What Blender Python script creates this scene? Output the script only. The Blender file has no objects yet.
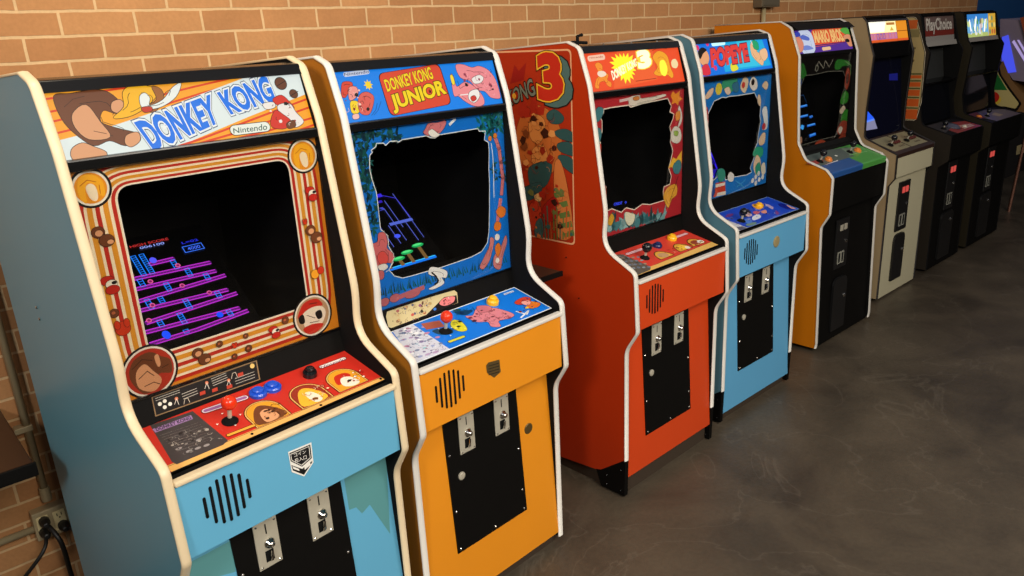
import bpy, math, random
from mathutils import Vector, Matrix, Euler
from mathutils.geometry import tessellate_polygon
random.seed(4)
SC = bpy.context.scene
COL = SC.collection
# ------------------------------------------------------------------ camera
FPX = 761.78
CAM = Vector((-0.35496, -1.45733, 1.72337))
CR = Vector((0.73829316, -0.67271579, -0.04875122))
CU = Vector((0.2438454, 0.19882698, 0.94921402))
CF = Vector((0.6288582, 0.71268598, -0.31083124))
cd = bpy.data.cameras.new('camera'); cam = bpy.data.objects.new('camera', cd); COL.objects.link(cam)
M3 = Matrix((CR, CU, -CF)).transposed()
cam.matrix_world = Matrix.Translation(CAM) @ M3.to_4x4()
cd.sensor_width = 36; cd.lens = FPX / 1024 * 36; cd.clip_start = 0.02
SC.camera = cam
def ray(px, py): return CF + CR * ((px - 512) / FPX) + CU * ((288 - py) / FPX)
def Z(ox, oy, s): return lambda *ab: [(ox + a / s, oy + b / s) for a, b in ab]
# ------------------------------------------------------------------ materials
def lin(c):
    return tuple((v / 12.92 if v <= .04045 else ((v + .055) / 1.055) ** 2.4) for v in (x / 255 for x in c)) + (1,)
MATS = {}
def mat(name, rgb, rough=.45, metal=0, emit=0, spec=.5, coat=0, noise=0, nscale=30):
    if name in MATS: return MATS[name]
    m = bpy.data.materials.new(name); m.use_nodes = True
    nt = m.node_tree; b = nt.nodes['Principled BSDF']
    c = lin(rgb)
    b.inputs['Base Color'].default_value = c
    b.inputs['Roughness'].default_value = rough
    b.inputs['Metallic'].default_value = metal
    b.inputs['Specular IOR Level'].default_value = spec
    b.inputs['Coat Weight'].default_value = coat
    b.inputs['Coat Roughness'].default_value = .12
    if emit:
        b.inputs['Emission Color'].default_value = c
        b.inputs['Emission Strength'].default_value = emit
        b.inputs['Base Color'].default_value = (c[0] * .12, c[1] * .12, c[2] * .12, 1); b.inputs['Specular IOR Level'].default_value = .2
    if noise:
        tc = nt.nodes.new('ShaderNodeTexCoord'); n = nt.nodes.new('ShaderNodeTexNoise')
        n.inputs['Scale'].default_value = nscale; n.inputs['Detail'].default_value = 5
        nt.links.new(tc.outputs['Object'], n.inputs['Vector'])
        r = nt.nodes.new('ShaderNodeMixRGB'); r.blend_type = 'MIX'
        r.inputs[1].default_value = tuple(v * (1 - noise) for v in c[:3]) + (1,)
        r.inputs[2].default_value = tuple(min(1, v * (1 + noise)) for v in c[:3]) + (1,)
        nt.links.new(n.outputs['Fac'], r.inputs[0]); nt.links.new(r.outputs[0], b.inputs['Base Color'])
    MATS[name] = m; return m
def ink(rgb, kind='print'):
    key = '%s_%02x%02x%02x' % ((kind,) + tuple(rgb))
    if kind == 'print': return mat(key, rgb, rough=.35, spec=.4)
    if kind == 'matte': return mat(key, rgb, rough=.6, spec=.25)
    if kind == 'lit': return mat(key, rgb, rough=.4, emit=.8)
    if kind == 'bright': return mat(key, rgb, rough=.4, emit=1.2)
    if kind == 'crt': return mat(key, rgb, rough=.3, emit=1.15)
BLACK = mat('black_paint', (11, 10, 9), rough=.55, noise=.2, spec=.12)
BLACKM = mat('black_matte', (9, 9, 9), rough=.85, spec=.2)
BLACKG = mat('black_gloss', (10, 10, 11), rough=.22)
STEEL = mat('brushed_steel', (196, 190, 172), rough=.45, metal=.35, noise=.08, nscale=60)
CHROME = mat('chrome', (215, 212, 205), rough=.15, metal=1)
WHITE = mat('white_molding', (216, 212, 204), rough=.4)
CREAM = mat('cream_molding', (222, 202, 166), rough=.4)
# ------------------------------------------------------------------ mesh helpers
def newobj(name, verts, faces, mats, mi=None, parent=None, smooth=False):
    me = bpy.data.meshes.new(name); me.from_pydata([tuple(v) for v in verts], [], faces)
    for m in mats: me.materials.append(m)
    if mi: me.polygons.foreach_set('material_index', mi)
    if smooth: me.polygons.foreach_set('use_smooth', [True] * len(me.polygons))
    me.update()
    o = bpy.data.objects.new(name, me); COL.objects.link(o)
    if parent: o.parent = parent
    return o
class MB:
    def __init__(s): s.v = []; s.f = []; s.m = []; s.mats = []
    def mi(s, m):
        if m not in s.mats: s.mats.append(m)
        return s.mats.index(m)
    def add(s, v, f, m):
        b = len(s.v); i = s.mi(m); s.v += [Vector(p) for p in v]
        for q in f: s.f.append([b + k for k in q]); s.m.append(i)
    def box(s, a, b, m, bev=0):
        x0, y0, z0 = a; x1, y1, z1 = b
        if bev <= 0:
            v = [(x0, y0, z0), (x1, y0, z0), (x1, y1, z0), (x0, y1, z0), (x0, y0, z1), (x1, y0, z1), (x1, y1, z1), (x0, y1, z1)]
            s.add(v, [(0, 3, 2, 1), (4, 5, 6, 7), (0, 1, 5, 4), (1, 2, 6, 5), (2, 3, 7, 6), (3, 0, 4, 7)], m)
        else:
            import bmesh
            bm = bmesh.new(); bmesh.ops.create_cube(bm, size=1)
            for q in bm.verts: q.co = Vector(((x0 + x1) / 2 + q.co.x * (x1 - x0), (y0 + y1) / 2 + q.co.y * (y1 - y0), (z0 + z1) / 2 + q.co.z * (z1 - z0)))
            bmesh.ops.bevel(bm, geom=bm.edges[:], offset=bev, segments=2, affect='EDGES', profile=.6)
            bm.verts.index_update()
            s.add([q.co.copy() for q in bm.verts], [[w.index for w in f.verts] for f in bm.faces], m); bm.free()
    def prism(s, poly, x0, x1, m, m0=None, m1=None):      # poly of (y,z); extruded along x
        n = len(poly)
        v = [(x0, y, z) for y, z in poly] + [(x1, y, z) for y, z in poly]
        b = len(s.v); s.v += [Vector(p) for p in v]
        tr = tessellate_polygon([[Vector((y, z, 0)) for y, z in poly]])
        for t in tr:
            s.f.append([b + k for k in t]); s.m.append(s.mi(m0 or m))
            s.f.append([b + n + k for k in t]); s.m.append(s.mi(m1 or m))
        for i in range(n):
            j = (i + 1) % n; s.f.append([b + i, b + j, b + n + j, b + n + i]); s.m.append(s.mi(m))
    def tube(s, pts, r, m, n=10, cap=True):
        pts = [Vector(p) for p in pts]; rings = []
        rr = r if isinstance(r, (list, tuple)) else [r] * len(pts)
        up = None
        for i, p in enumerate(pts):
            d = (pts[min(i + 1, len(pts) - 1)] - pts[max(i - 1, 0)]).normalized()
            if up is None:
                up = Vector((0, 0, 1)) if abs(d.z) < .9 else Vector((1, 0, 0))
            a = d.cross(up).normalized(); b = a.cross(d).normalized(); up = b
            rings.append([p + (a * math.cos(t) + b * math.sin(t)) * rr[i] for t in [2 * math.pi * k / n for k in range(n)]])
        v = [q for rg in rings for q in rg]; f = []
        for i in range(len(pts) - 1):
            for k in range(n): f.append((i * n + k, i * n + (k + 1) % n, (i + 1) * n + (k + 1) % n, (i + 1) * n + k))
        if cap: f.append(tuple(range(n))[::-1]); f.append(tuple((len(pts) - 1) * n + k for k in range(n)))
        s.add(v, f, m)
    def lathe(s, c, ax, prof, m, n=20):      # prof list of (r, h) along axis
        ax = Vector(ax).normalized(); u = ax.orthogonal().normalized(); w = ax.cross(u); c = Vector(c)
        v = [c + ax * h + (u * math.cos(2 * math.pi * k / n) + w * math.sin(2 * math.pi * k / n)) * r for r, h in prof for k in range(n)]
        f = [(i * n + k, i * n + (k + 1) % n, (i + 1) * n + (k + 1) % n, (i + 1) * n + k) for i in range(len(prof) - 1) for k in range(n)]
        f.append(tuple(range(n))[::-1]); f.append(tuple((len(prof) - 1) * n + k for k in range(n)))
        s.add(v, f, m)
    def build(s, name, parent=None, smooth=False):
        return newobj(name, s.v, s.f, s.mats, s.m, parent, smooth)
def rounded(pts, closed=True, seg=6):       # pts (a,b,r)
    out = []; n = len(pts)
    for i, p in enumerate(pts):
        a, b = p[0], p[1]; r = p[2] if len(p) > 2 else 0
        if r <= 0 or (not closed and i in (0, n - 1)): out.append((a, b)); continue
        P = Vector((a, b)); A = Vector(pts[i - 1][:2]); B = Vector(pts[(i + 1) % n][:2])
        u = (A - P); w = (B - P); lu, lw = u.length, w.length; u.normalize(); w.normalize()
        ang = u.angle(w); d = min(r / math.tan(ang / 2), lu * .49, lw * .49)
        p0 = P + u * d; p1 = P + w * d
        for k in range(seg + 1):
            t = k / seg; q = p0 * (1 - t) ** 2 + P * 2 * t * (1 - t) + p1 * t * t; out.append((q.x, q.y))
    return out
def catmull(pts, seg=4):
    n = len(pts); out = []
    for i in range(n):
        p0, p1, p2, p3 = (Vector(pts[(i + k) % n]) for k in (-1, 0, 1, 2))
        for k in range(seg):
            t = k / seg
            q = .5 * ((2 * p1) + (p2 - p0) * t + (2 * p0 - 5 * p1 + 4 * p2 - p3) * t * t + (3 * p1 - p0 - 3 * p2 + p3) * t ** 3)
            out.append((q.x, q.y))
    return out
# ------------------------------------------------------------------ text as flat outlines
_tc = {}
def textmesh(s, off=0.0):
    k = (s, off)
    if k in _tc: return _tc[k]
    cu = bpy.data.curves.new('t', 'FONT'); cu.body = s; cu.size = 1; cu.offset = off; cu.resolution_u = 3
    ob = bpy.data.objects.new('t', cu); COL.objects.link(ob)
    bpy.context.view_layer.update()
    dg = bpy.context.evaluated_depsgraph_get(); ev = ob.evaluated_get(dg); me = ev.to_mesh()
    v = [(q.co.x, q.co.y) for q in me.vertices]; f = [list(p.vertices) for p in me.polygons]
    ev.to_mesh_clear(); bpy.data.objects.remove(ob); bpy.data.curves.remove(cu)
    _tc[k] = (v, f); return _tc[k]
def clip(poly, rect):
    x0, y0, x1, y1 = rect
    for ax, val, sg in ((0, x0, 1), (0, x1, -1), (1, y0, 1), (1, y1, -1)):
        out = []
        for i in range(len(poly)):
            a = poly[i - 1]; b = poly[i]; ia = (a[ax] - val) * sg >= 0; ib = (b[ax] - val) * sg >= 0
            if ia != ib:
                t = (val - a[ax]) / (b[ax] - a[ax]); out.append((a[0] + (b[0] - a[0]) * t, a[1] + (b[1] - a[1]) * t))
            if ib: out.append(b)
        poly = out
        if len(poly) < 3: return []
    return poly
class Art:      # flat printed artwork on a plane; origin o, unit axes e1,e2, normal nrm (towards viewer)
    def __init__(s, frame, o, e1, e2, kind='print', rect=None, step=.00004, base=.0003):
        s.fr = frame; s.o = Vector(o); s.e1 = Vector(e1).normalized(); s.e2 = Vector(e2).normalized()
        s.n = s.e1.cross(s.e2).normalized(); s.kind = kind; s.rect = rect; s.step = step; s.base = base
        s.mb = MB(); s.lay = 0
    def uv(s, p):
        o, d = s.fr.localray(*p); t = (s.o - o).dot(s.n) / d.dot(s.n); q = o + d * t - s.o
        return (q.dot(s.e1), q.dot(s.e2))
    def P(s, u, v, lay): return s.o + s.e1 * u + s.e2 * v + s.n * (s.base + s.step * lay)
    def poly2(s, pts, col, lay=None, kind=None):
        if lay is None: s.lay += 1; lay = s.lay
        if s.rect: pts = clip(pts, s.rect)
        if len(pts) < 3: return
        m = ink(col, kind or s.kind) if not isinstance(col, bpy.types.Material) else col
        tr = tessellate_polygon([[Vector((a, b, 0)) for a, b in pts]])
        fs = []
        for t in tr:
            a, b, c = (pts[k] for k in t)
            ar = (b[0] - a[0]) * (c[1] - a[1]) - (b[1] - a[1]) * (c[0] - a[0])
            if abs(ar) > 1e-12: fs.append(t if ar > 0 else t[::-1])
        s.mb.add([s.P(a, b, lay) for a, b in pts], fs, m)
    def poly(s, pts, col, lay=None, smooth=False, kind=None):
        q = [s.uv(p) for p in pts]
        if smooth: q = catmull(q)
        s.poly2(q, col, lay, kind)
    def blob(s, pts, col, edge=(25, 18, 15), w=.0012, kind=None):
        q = catmull([s.uv(p) for p in pts])
        if edge:
            c = Vector((sum(a for a, b in q) / len(q), sum(b for a, b in q) / len(q)))
            n = len(q); o = []
            ar = sum(q[i - 1][0] * q[i][1] - q[i][0] * q[i - 1][1] for i in range(n))
            sg = 1 if ar > 0 else -1
            for i in range(n):
                t = Vector(q[(i + 1) % n]) - Vector(q[i - 1])
                if t.length < 1e-9: o.append(q[i]); continue
                t.normalize(); o.append((q[i][0] + t.y * w * sg, q[i][1] - t.x * w * sg))
            s.poly2(o, edge, kind=kind)
        s.poly2(q, col, kind=kind)
        if edge and len(pts) > 6:
            n = len(q); c = Vector((sum(a for a, b in q) / n, sum(b for a, b in q) / n))
            for f, a, m in ((.62, .05, .30), (.55, .42, .62), (.70, .72, .90)):
                s.line2([tuple(c + (Vector(q[int(n * (a + (m - a) * t / 5))]) - c) * f) for t in range(6)], w * .9, edge, kind=kind)
    def line2(s, q, w, col, lay=None, kind=None):
        if lay is None: s.lay += 1; lay = s.lay
        for a, b in zip(q[:-1], q[1:]):
            a = Vector(a); b = Vector(b); d = b - a
            if d.length < 1e-9: continue
            d.normalize(); n = Vector((-d.y, d.x)) * (w / 2); e = d * (w * .35)
            s.poly2([tuple(a - e + n), tuple(a - e - n), tuple(b + e - n), tuple(b + e + n)], col, lay, kind)
    def line(s, pts, w, col, lay=None, kind=None): s.line2([s.uv(p) for p in pts], w, col, lay, kind)
    def disc2(s, c, r, col, r2=None, n=28, lay=None, kind=None):
        r2 = r2 or r
        s.poly2([(c[0] + r * math.cos(2 * math.pi * k / n), c[1] + r2 * math.sin(2 * math.pi * k / n)) for k in range(n)], col, lay, kind)
    def disc(s, p, r, col, **k): s.disc2(s.uv(p), r, col, **k)
    def pill(s, p, q, h, col, edge=None, kind=None):
        a = Vector(s.uv(p)); b = Vector(s.uv(q)); d = (b - a).normalized(); n = Vector((-d.y, d.x))
        def cap(r):
            o = []
            for c, s0 in ((b, -90), (a, 90)):
                for k in range(9):
                    t = math.radians(s0 + 180 * k / 8); o.append(tuple(c + d * math.cos(t) * r + n * math.sin(t) * r))
            return o
        if edge: s.poly2(cap(h / 2 + .0015), edge, kind=kind)
        s.poly2(cap(h / 2), col, kind=kind)
    def text(s, st, quad, col, off=0.0, kind=None, outline=()):      # quad: BL, TL, TR, BR in photo pixels
        q = [Vector(s.uv(p)) for p in quad]; s.text2(st, q, col, off, kind, outline)
    def text2(s, st, q, col, off=0.0, kind=None, outline=()):
        q = [Vector(p) for p in q]
        v0, _ = textmesh(st, 0.0)
        x0 = min(a for a, b in v0); x1 = max(a for a, b in v0); y0 = min(b for a, b in v0); y1 = max(b for a, b in v0)
        for o, c in list(outline) + [(off, col)]:
            s.lay += 1; v, f = textmesh(st, o)
            m = ink(c, kind or s.kind); pts = []
            for a, b in v:
                u = (a - x0) / (x1 - x0); w = (b - y0) / (y1 - y0)
                p = (q[0] * (1 - u) + q[3] * u) * (1 - w) + (q[1] * (1 - u) + q[2] * u) * w
                pts.append(s.P(p.x, p.y, s.lay))
            s.mb.add(pts, f, m)
    def build(s, name, parent): return s.mb.build(name, parent)
class Frame:      # a thing's root: empty with a pose; converts view rays into its local space
    def __init__(s, name, label, cat, loc, yaw=0, lean=0, group=None):
        o = bpy.data.objects.new(name, None); COL.objects.link(o); o.empty_display_size = .1
        o.location = loc; o.rotation_euler = (0, lean, yaw); o['label'] = label; o['category'] = cat
        if group: o['group'] = group
        if cat == 'arcade cabinet': o['group'] = 'arcade cabinets in a row along the brick wall'
        s.o = o; s.m = Matrix.Translation(Vector(loc)) @ Euler((0, lean, yaw)).to_matrix().to_4x4(); s.i = s.m.inverted()
    def localray(s, px, py): return s.i @ CAM, (s.i.to_3x3() @ ray(px, py))
def tag(o, label, cat, group=None):
    o['label'] = label; o['category'] = cat
    if group: o['group'] = group
    return o
T = .019
def slab(mb, x0, x1, a, b, th, m):      # board between profile points a,b (y,z), thickness going inwards (+ side)
    a = Vector(a); b = Vector(b); d = (b - a).normalized(); n = Vector((d.y, -d.x)) * th      # inward = +y for upward
    mb.prism([tuple(a), tuple(b), tuple(b + n), tuple(a + n)], x0, x1, m)
def side_panels(F, W, prof, depth, out, trimmat, in_mat=None, trim_from=0, tw=.020, tp=.004, name='side_panel', back_prof=None):
    pf = rounded(list(prof), closed=False)
    if pf[-1][0] < depth - .001: pf = pf + [(depth, pf[-1][1])]
    poly = pf + list(back_prof)
    for x0, s in ((0, 0), (W - T, 1)):
        mb = MB()
        mb.prism(poly, x0, x0 + T, BLACK, m0=(out if s == 0 else BLACKM), m1=(BLACKM if s == 0 else out))
        mb.build(name, F.o)
        # molding ribbon, slightly crowned
        r = MB(); ch = pf
        cs = [(-.0012, -.003), (-.0015, .0008), (.002, .0036), (T / 2, .005), (T - .002 + tw - T, .0036), (tw + .0, .0008), (tw - .0008, -.003)]
        off = x0 - (tw - T) / 2
        V = []; Fc = []
        for i, p in enumerate(ch):
            P = Vector(p); a = Vector(ch[max(i - 1, 0)]); b = Vector(ch[min(i + 1, len(ch) - 1)])
            d = (b - a).normalized(); n = Vector((-d.y, d.x))      # outward (towards -y when going up)
            for cx, h in cs: q = P + n * h * tp / .005; V.append((off + cx, q.x, q.y))
        k = len(cs)
        for i in range(len(ch) - 1):
            for j in range(k - 1): Fc.append((i * k + j, i * k + j + 1, (i + 1) * k + j + 1, (i + 1) * k + j))
        Fc.append(tuple(range(k))); Fc.append(tuple(range(len(V) - k, len(V))))
        r.add(V, Fc, trimmat); r.build('edge_molding', F.o, smooth=True)
    return pf
def bolt(mb, c, r=.005, m=None, ax=(0, -1, 0)): mb.lathe(c, ax, [(r, -.002), (r, .0015), (r * .6, .003), (.0003, .0032)], m or CHROME, n=10)
def joystick(F, base, h, ballmat, tilt=(0, 0), n=(0, -.22, .975), rb=.0175):
    n = Vector(n).normalized(); b = Vector(base)
    mb = MB(); mb.lathe(b, n, [(.019, 0), (.019, .002), (.014, .006), (.009, .010), (.006, .012)], BLACKM, n=20)
    root = mb.build('joystick', F.o, smooth=False)
    s = MB(); top = b + n * h; s.tube([b, top], .0052, STEEL, n=10); s.build('shaft', root)
    q = MB(); prof = [(max(.0004, rb * math.sin(math.pi * k / 12)), -rb * math.cos(math.pi * k / 12)) for k in range(13)]
    q.lathe(top, n, prof, ballmat, n=20); q.build('ball_top', root, smooth=True)
def button(F, base, m, r=.0165, n=(0, -.22, .975), h=.007):
    n = Vector(n).normalized(); mb = MB()
    mb.lathe(base, n, [(r, 0), (r, h * .7), (r * .86, h), (r * .7, h * .92)], m, n=22); o = mb.build('button', F.o, smooth=False)
    c = MB(); c.lathe(Vector(base) + n * (h * .5), n, [(r * .64, 0), (r * .64, h * .9), (r * .5, h * 1.05), (.0005, h * 1.08)], m, n=20); c.build('plunger', o)
def frame_ring(outer, hole):      # board with a hole, as quads running from the hole edge to the rectangle
    x0, z0, x1, z1 = outer; H = list(hole)
    if sum(H[i - 1][0] * H[i][1] - H[i][0] * H[i - 1][1] for i in range(len(H))) < 0: H = H[::-1]
    cx = (min(a for a, b in H) + max(a for a, b in H)) / 2; cz = (min(b for a, b in H) + max(b for a, b in H)) / 2
    an = []; last = None
    for a, b in H:
        t = math.atan2(b - cz, a - cx)
        if last is not None:
            while t < last - math.pi: t += 2 * math.pi
            while t > last + math.pi: t -= 2 * math.pi
            t = max(t, last)
        last = t; an.append(t)
    tot = an[0] + 2 * math.pi; an = [min(t, tot) for t in an]
    def ext(t):
        c, s_ = math.cos(t), math.sin(t); k = []
        if abs(c) > 1e-9: k.append(((x1 if c > 0 else x0) - cx) / c)
        if abs(s_) > 1e-9: k.append(((z1 if s_ > 0 else z0) - cz) / s_)
        k = min(k); return (cx + c * k, cz + s_ * k)
    cor = []
    for a, b in ((x0, z0), (x1, z0), (x1, z1), (x0, z1)):
        t = math.atan2(b - cz, a - cx)
        for q in (-2, -1, 0, 1, 2): cor.append((t + 2 * math.pi * q, (a, b)))
    cor.sort(); pts = []; faces = []
    n = len(H)
    for i in range(n):
        j = (i + 1) % n; t0 = an[i]; t1 = an[j] if j else tot
        poly = [H[i], ext(t0)] + [c for t, c in cor if t0 + 1e-7 < t < t1 - 1e-7] + [ext(t1), H[j]]
        b_ = len(pts); pts += poly
        if len(poly) == 4: faces.append((b_, b_ + 1, b_ + 2, b_ + 3))
        else:
            for k in range(1, len(poly) - 1): faces.append((b_, b_ + k, b_ + k + 1))
    return pts, faces, H
def holed(mb, outer, hole, y0, y1, m, mh=None):      # board with a hole; front at y0, back at y1
    pts, fs, H = frame_ring(outer, hole); n = len(pts)
    mb.add([(a, y0, b) for a, b in pts] + [(a, y1, b) for a, b in pts], fs + [tuple(k + n for k in f) for f in fs], m)
    x0, z0, x1, z1 = outer; O = [(x0, z0), (x1, z0), (x1, z1), (x0, z1)]
    for Q, mm in ((H, mh or m), (O, m)):
        k = len(Q); mb.add([(a, y0, b) for a, b in Q] + [(a, y1, b) for a, b in Q], [(i, (i + 1) % k, k + (i + 1) % k, k + i) for i in range(k)], mm)
def glass_mat():
    m = bpy.data.materials.new('clear_glass'); m.use_nodes = True; nt = m.node_tree
    for n in list(nt.nodes): nt.nodes.remove(n)
    o = nt.nodes.new('ShaderNodeOutputMaterial'); mx = nt.nodes.new('ShaderNodeMixShader')
    t = nt.nodes.new('ShaderNodeBsdfTransparent'); g = nt.nodes.new('ShaderNodeBsdfGlossy'); fr = nt.nodes.new('ShaderNodeFresnel')
    t.inputs[0].default_value = (.93, .93, .93, 1); g.inputs['Roughness'].default_value = .03
    ge = nt.nodes.new('ShaderNodeNewGeometry'); mr = nt.nodes.new('ShaderNodeMapRange'); mr.inputs[3].default_value = 1.45; mr.inputs[4].default_value = 1 / 1.45
    nt.links.new(ge.outputs['Backfacing'], mr.inputs[0]); nt.links.new(mr.outputs[0], fr.inputs[0])
    nt.links.new(fr.outputs[0], mx.inputs[0]); nt.links.new(t.outputs[0], mx.inputs[1]); nt.links.new(g.outputs[0], mx.inputs[2])
    nt.links.new(mx.outputs[0], o.inputs[0]); return m
GLASS = glass_mat()
def coin_plate(F, x0, z0, x1, z1, y, dark=False):
    mb = MB(); mb.box((x0, y - .004, z0), (x1, y, z1), STEEL, bev=.0015)
    w = x1 - x0; h = z1 - z0; cx = (x0 + x1) / 2
    pl = mb.build('coin_plate', F.o)
    s = MB(); s.box((cx - .0016, y - .0048, z0 + h * .72), (cx + .0016, y - .0036, z0 + h * .93), BLACKM); s.build('coin_slot', pl)
    s = MB(); s.box((cx - .011, y - .0048, z0 + h * .12), (cx + .011, y - .0036, z0 + h * .36), BLACKM); s.build('coin_return', pl)
    b = MB(); b.lathe((cx + .004, y - .004, z0 + h * .5), (0, -1, 0), [(.014, 0), (.013, .003), (.009, .005), (.008, .013), (.0005, .016)], CHROME, n=18); b.build('reject_button', pl, smooth=True)
    c = MB(); c.tube([(cx + .006, y - .009, z0 + h * .34), (cx + .002, y - .012, z0 + h * .24), (cx + .003, y - .007, z0 + h * .14)], .0035, CHROME, n=8); c.build('coin_return_lever', pl)
    for a in (x0 + .007, x1 - .007):
        for b_ in (z0 + .007, z1 - .007): k = MB(); bolt(k, (a, y - .004, b_), .0028); k.build('screw', pl)
# ================================================================= upright cabinets of the first kind
NPROF = [(.08, .030), (.08, .622, .09), (.0297, .702, .03), (.041, .922, .030), (.186, .996, .09), (.172, 1.12, .25), (.240, 1.557, .2), (.284, 1.684, .035), (.335, 1.7035, .01), (.855, 1.678)]
GRP = None
def lowline(z): return .080 + (.113 - .080) * (z - .05) / .6      # y of the lower front board
def nintendo_cab(label, pose, out, front, trimmat, corner=False, lb=.05, tz=1.66):
    x, y, a, z, ln = pose
    F = Frame('arcade_cabinet', label, 'arcade cabinet', (x, y, z), a, ln)
    W = .616; xi0 = T; xi1 = W - T; D = .855
    pf = [list(p) for p in NPROF]
    if corner: pf[0] = [.08, .165]
    side_panels(F, W, [tuple(p) for p in pf], D, out, trimmat, back_prof=([(D, .045), (.42, .055), (.20, .075)] if corner else [(D, .03)]))
    if corner:      # black guards on the lower front corners
        for x0 in (-.001, W - T - .001):
            mb = MB(); mb.prism([(.079, .172), (.083, .010), (.20, .010), (.225, .075), (.20, .082)], x0, x0 + T + .002, BLACK); mb_last = mb.build('corner_guard', F.o)
            cg = mb_last
            for q in ((.10, .03), (.10, .12), (.17, .03), (.17, .07)): mb = MB(); bolt(mb, (x0 - .001, q[0], q[1]), .004, BLACKG, ax=(-1, 0, 0)); mb.build('screw', cg)
    mb = MB(); mb.box((xi0, D - .016, .05), (xi1, D, 1.665), BLACK); mb.build('back_panel', F.o)
    mb = MB(); mb.prism([(.315, tz), (D - .016, tz - .022), (D - .016, tz - .036), (.315, tz - .014)], xi0, xi1, mat('dark_brown_top', (40, 26, 18), rough=.7)); mb.build('top_panel', F.o)
    mb = MB(); mb.prism([(.105, 0), (.105, lb + .02), (D - .03, .06), (D - .03, 0)], xi0 + .002, xi1 - .002, mat('plinth_brown', (58, 46, 34), rough=.7)); mb.build('plinth', F.o)
    # lower front board
    mb = MB(); slab(mb, xi0, xi1, (lowline(lb), lb), (lowline(.70), .70), .016, front); mb.build('front_panel', F.o)
    # fascia
    mb = MB(); slab(mb, xi0, xi1, (.042, .702), (.0405, .889), .016, front); fa = mb.build('control_box_front', F.o)
    mb = MB(); mb.box((xi0, .057, .702), (xi1, .112, .709), front); mb.build('control_box_underside', F.o)
    mb = MB(); mb.box((xi0, .030, .881), (xi1, .052, .893), trimmat, bev=.004); mb.build('control_box_trim', F.o)
    mb = MB(); mb.box((xi0, .050, .878), (xi1, .073, .8895), BLACKM); mb.build('trim_gap', F.o)
    # speaker slots
    mb = MB()
    for i, (zb, zt) in enumerate(((.778, .826), (.755, .846), (.745, .856), (.742, .858), (.745, .854), (.757, .845), (.776, .822))):
        cx = .074 + i * .0166; zb = .801 + (zb - .801) * .93; zt = .801 + (zt - .801) * .93
        mb.box((cx - .0035, .0398, zb), (cx + .0035, .0408, zt), BLACKM, bev=.0)
        for zz in (zb, zt): mb.lathe((cx, .0408, zz), (0, -1, 0), [(.0035, 0), (.0035, .001)], BLACKM, n=10)
    mb.build('speaker_slots', F.o)
    # coin door
    N0 = (lowline(.217) - .004, .217); N1 = (lowline(.673) - .004, .673)
    mb = MB(); slab(mb, .140, .448, N0, N1, .008, BLACK); door = mb.build('coin_door', F.o)
    for q in ((.150, .23), (.434, .23), (.30, .23), (.150, .36), (.434, .45), (.434, .30), (.150, .55)): mb = MB(); bolt(mb, (q[0], lowline(q[1]) - .005, q[1]), .0042); mb.build('bolt', door)
    mb = MB(); mb.lathe((.187, lowline(.467) - .004, .467), (0, -1, 0), [(.013, -.002), (.013, .004), (.0085, .006), (.0005, .0065)], STEEL, n=18); mb.build('lock', door)
    coin_plate(F, .193, .533, .255, .660, lowline(.6) - .005)
    coin_plate(F, .342, .533, .404, .660, lowline(.6) - .005)
    # control panel
    A = Vector((.072, .8965)); B = Vector((.243, .936))
    mb = MB(); slab(mb, xi0 + .002, xi1 - .002, tuple(A), tuple(B), -.004 + .008, BLACK); mb.build('control_panel', F.o)
    # board under bezel
    mb = MB(); slab(mb, xi0, xi1, (.243, .934), (.258, 1.002), .012, BLACK); mb.build('instruction_board', F.o)
    # marquee retainers
    mb = MB(); mb.box((xi0, .236, 1.512), (xi1, .262, 1.536), BLACKG, bev=.004); mb.build('marquee_retainer', F.o)
    mb = MB(); mb.prism(rounded([(.276, 1.664), (.287, 1.688, .008), (.322, 1.692), (.325, 1.66)], True), xi0, xi1, BLACKG); mb.build('marquee_retainer', F.o)
    mb = MB(); mb.box((xi0, .25, .996), (xi1, .262, 1.003), BLACKG); mb.build('bezel_retainer', F.o)
    # marquee glass (backlit)
    mb = MB(); slab(mb, xi0 + .001, xi1 - .001, (.252, 1.535), (.290, 1.668), .006, mat('marquee_acrylic', (225, 225, 215), rough=.3)); F.marq = mb.build('marquee', F.o)
    mb = MB(); mb.box((xi0, .30, 1.505), (xi1, .70, 1.515), BLACKM); mb.build('marquee_shelf', F.o)
    F.W = W
    return F
# planes on such a cabinet
def pl_marq(F, kind='lit'): return Art(F, (T + .001, .252, 1.535), (1, 0, 0), (0, .038, .133), kind, rect=(.0, 0, .576, .1385))
def pl_cp(F): return Art(F, (T, .072, .8965), (1, 0, 0), (0, .171, .0395), 'print', rect=(.002, 0.002, .576, .174))
def pl_card(F): return Art(F, (T, .243, .934), (1, 0, 0), (0, .015, .068), 'print', rect=(0, 0, .578, .068))
def pl_fas(F): return Art(F, (0, .0405, .697), (1, 0, 0), (0, 0, 1), 'print', base=.0006)
def pl_bez(F, y=.256): return Art(F, (0, y, 0), (1, 0, 0), (0, 0, 1), 'print')
def pl_low(F): return Art(F, (0, lowline(.05), .05), (1, 0, 0), (0, .033, .6), 'print')
def bezel(F, hole, frontmat, rect=(.0195, 1.0, .5965, 1.515), y=.256, name='screen_bezel'):
    mb = MB(); holed(mb, rect, hole, y, y + .004, BLACKM); mb.faces_front = None
    b = mb.build(name, F.o); return b
def bezel_art(F, hole, rect=(.0195, 1.0, .5965, 1.515), y=.256, base=(20, 110, 200), kind='print'):
    A = pl_bez(F, y); A.kind = kind; A.rect = None
    pts, fs, H = frame_ring(rect, hole)
    A.mb.add([A.P(a, b, 0) for a, b in pts], fs, ink(base, kind)); A.rect = rect
    return A
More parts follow.
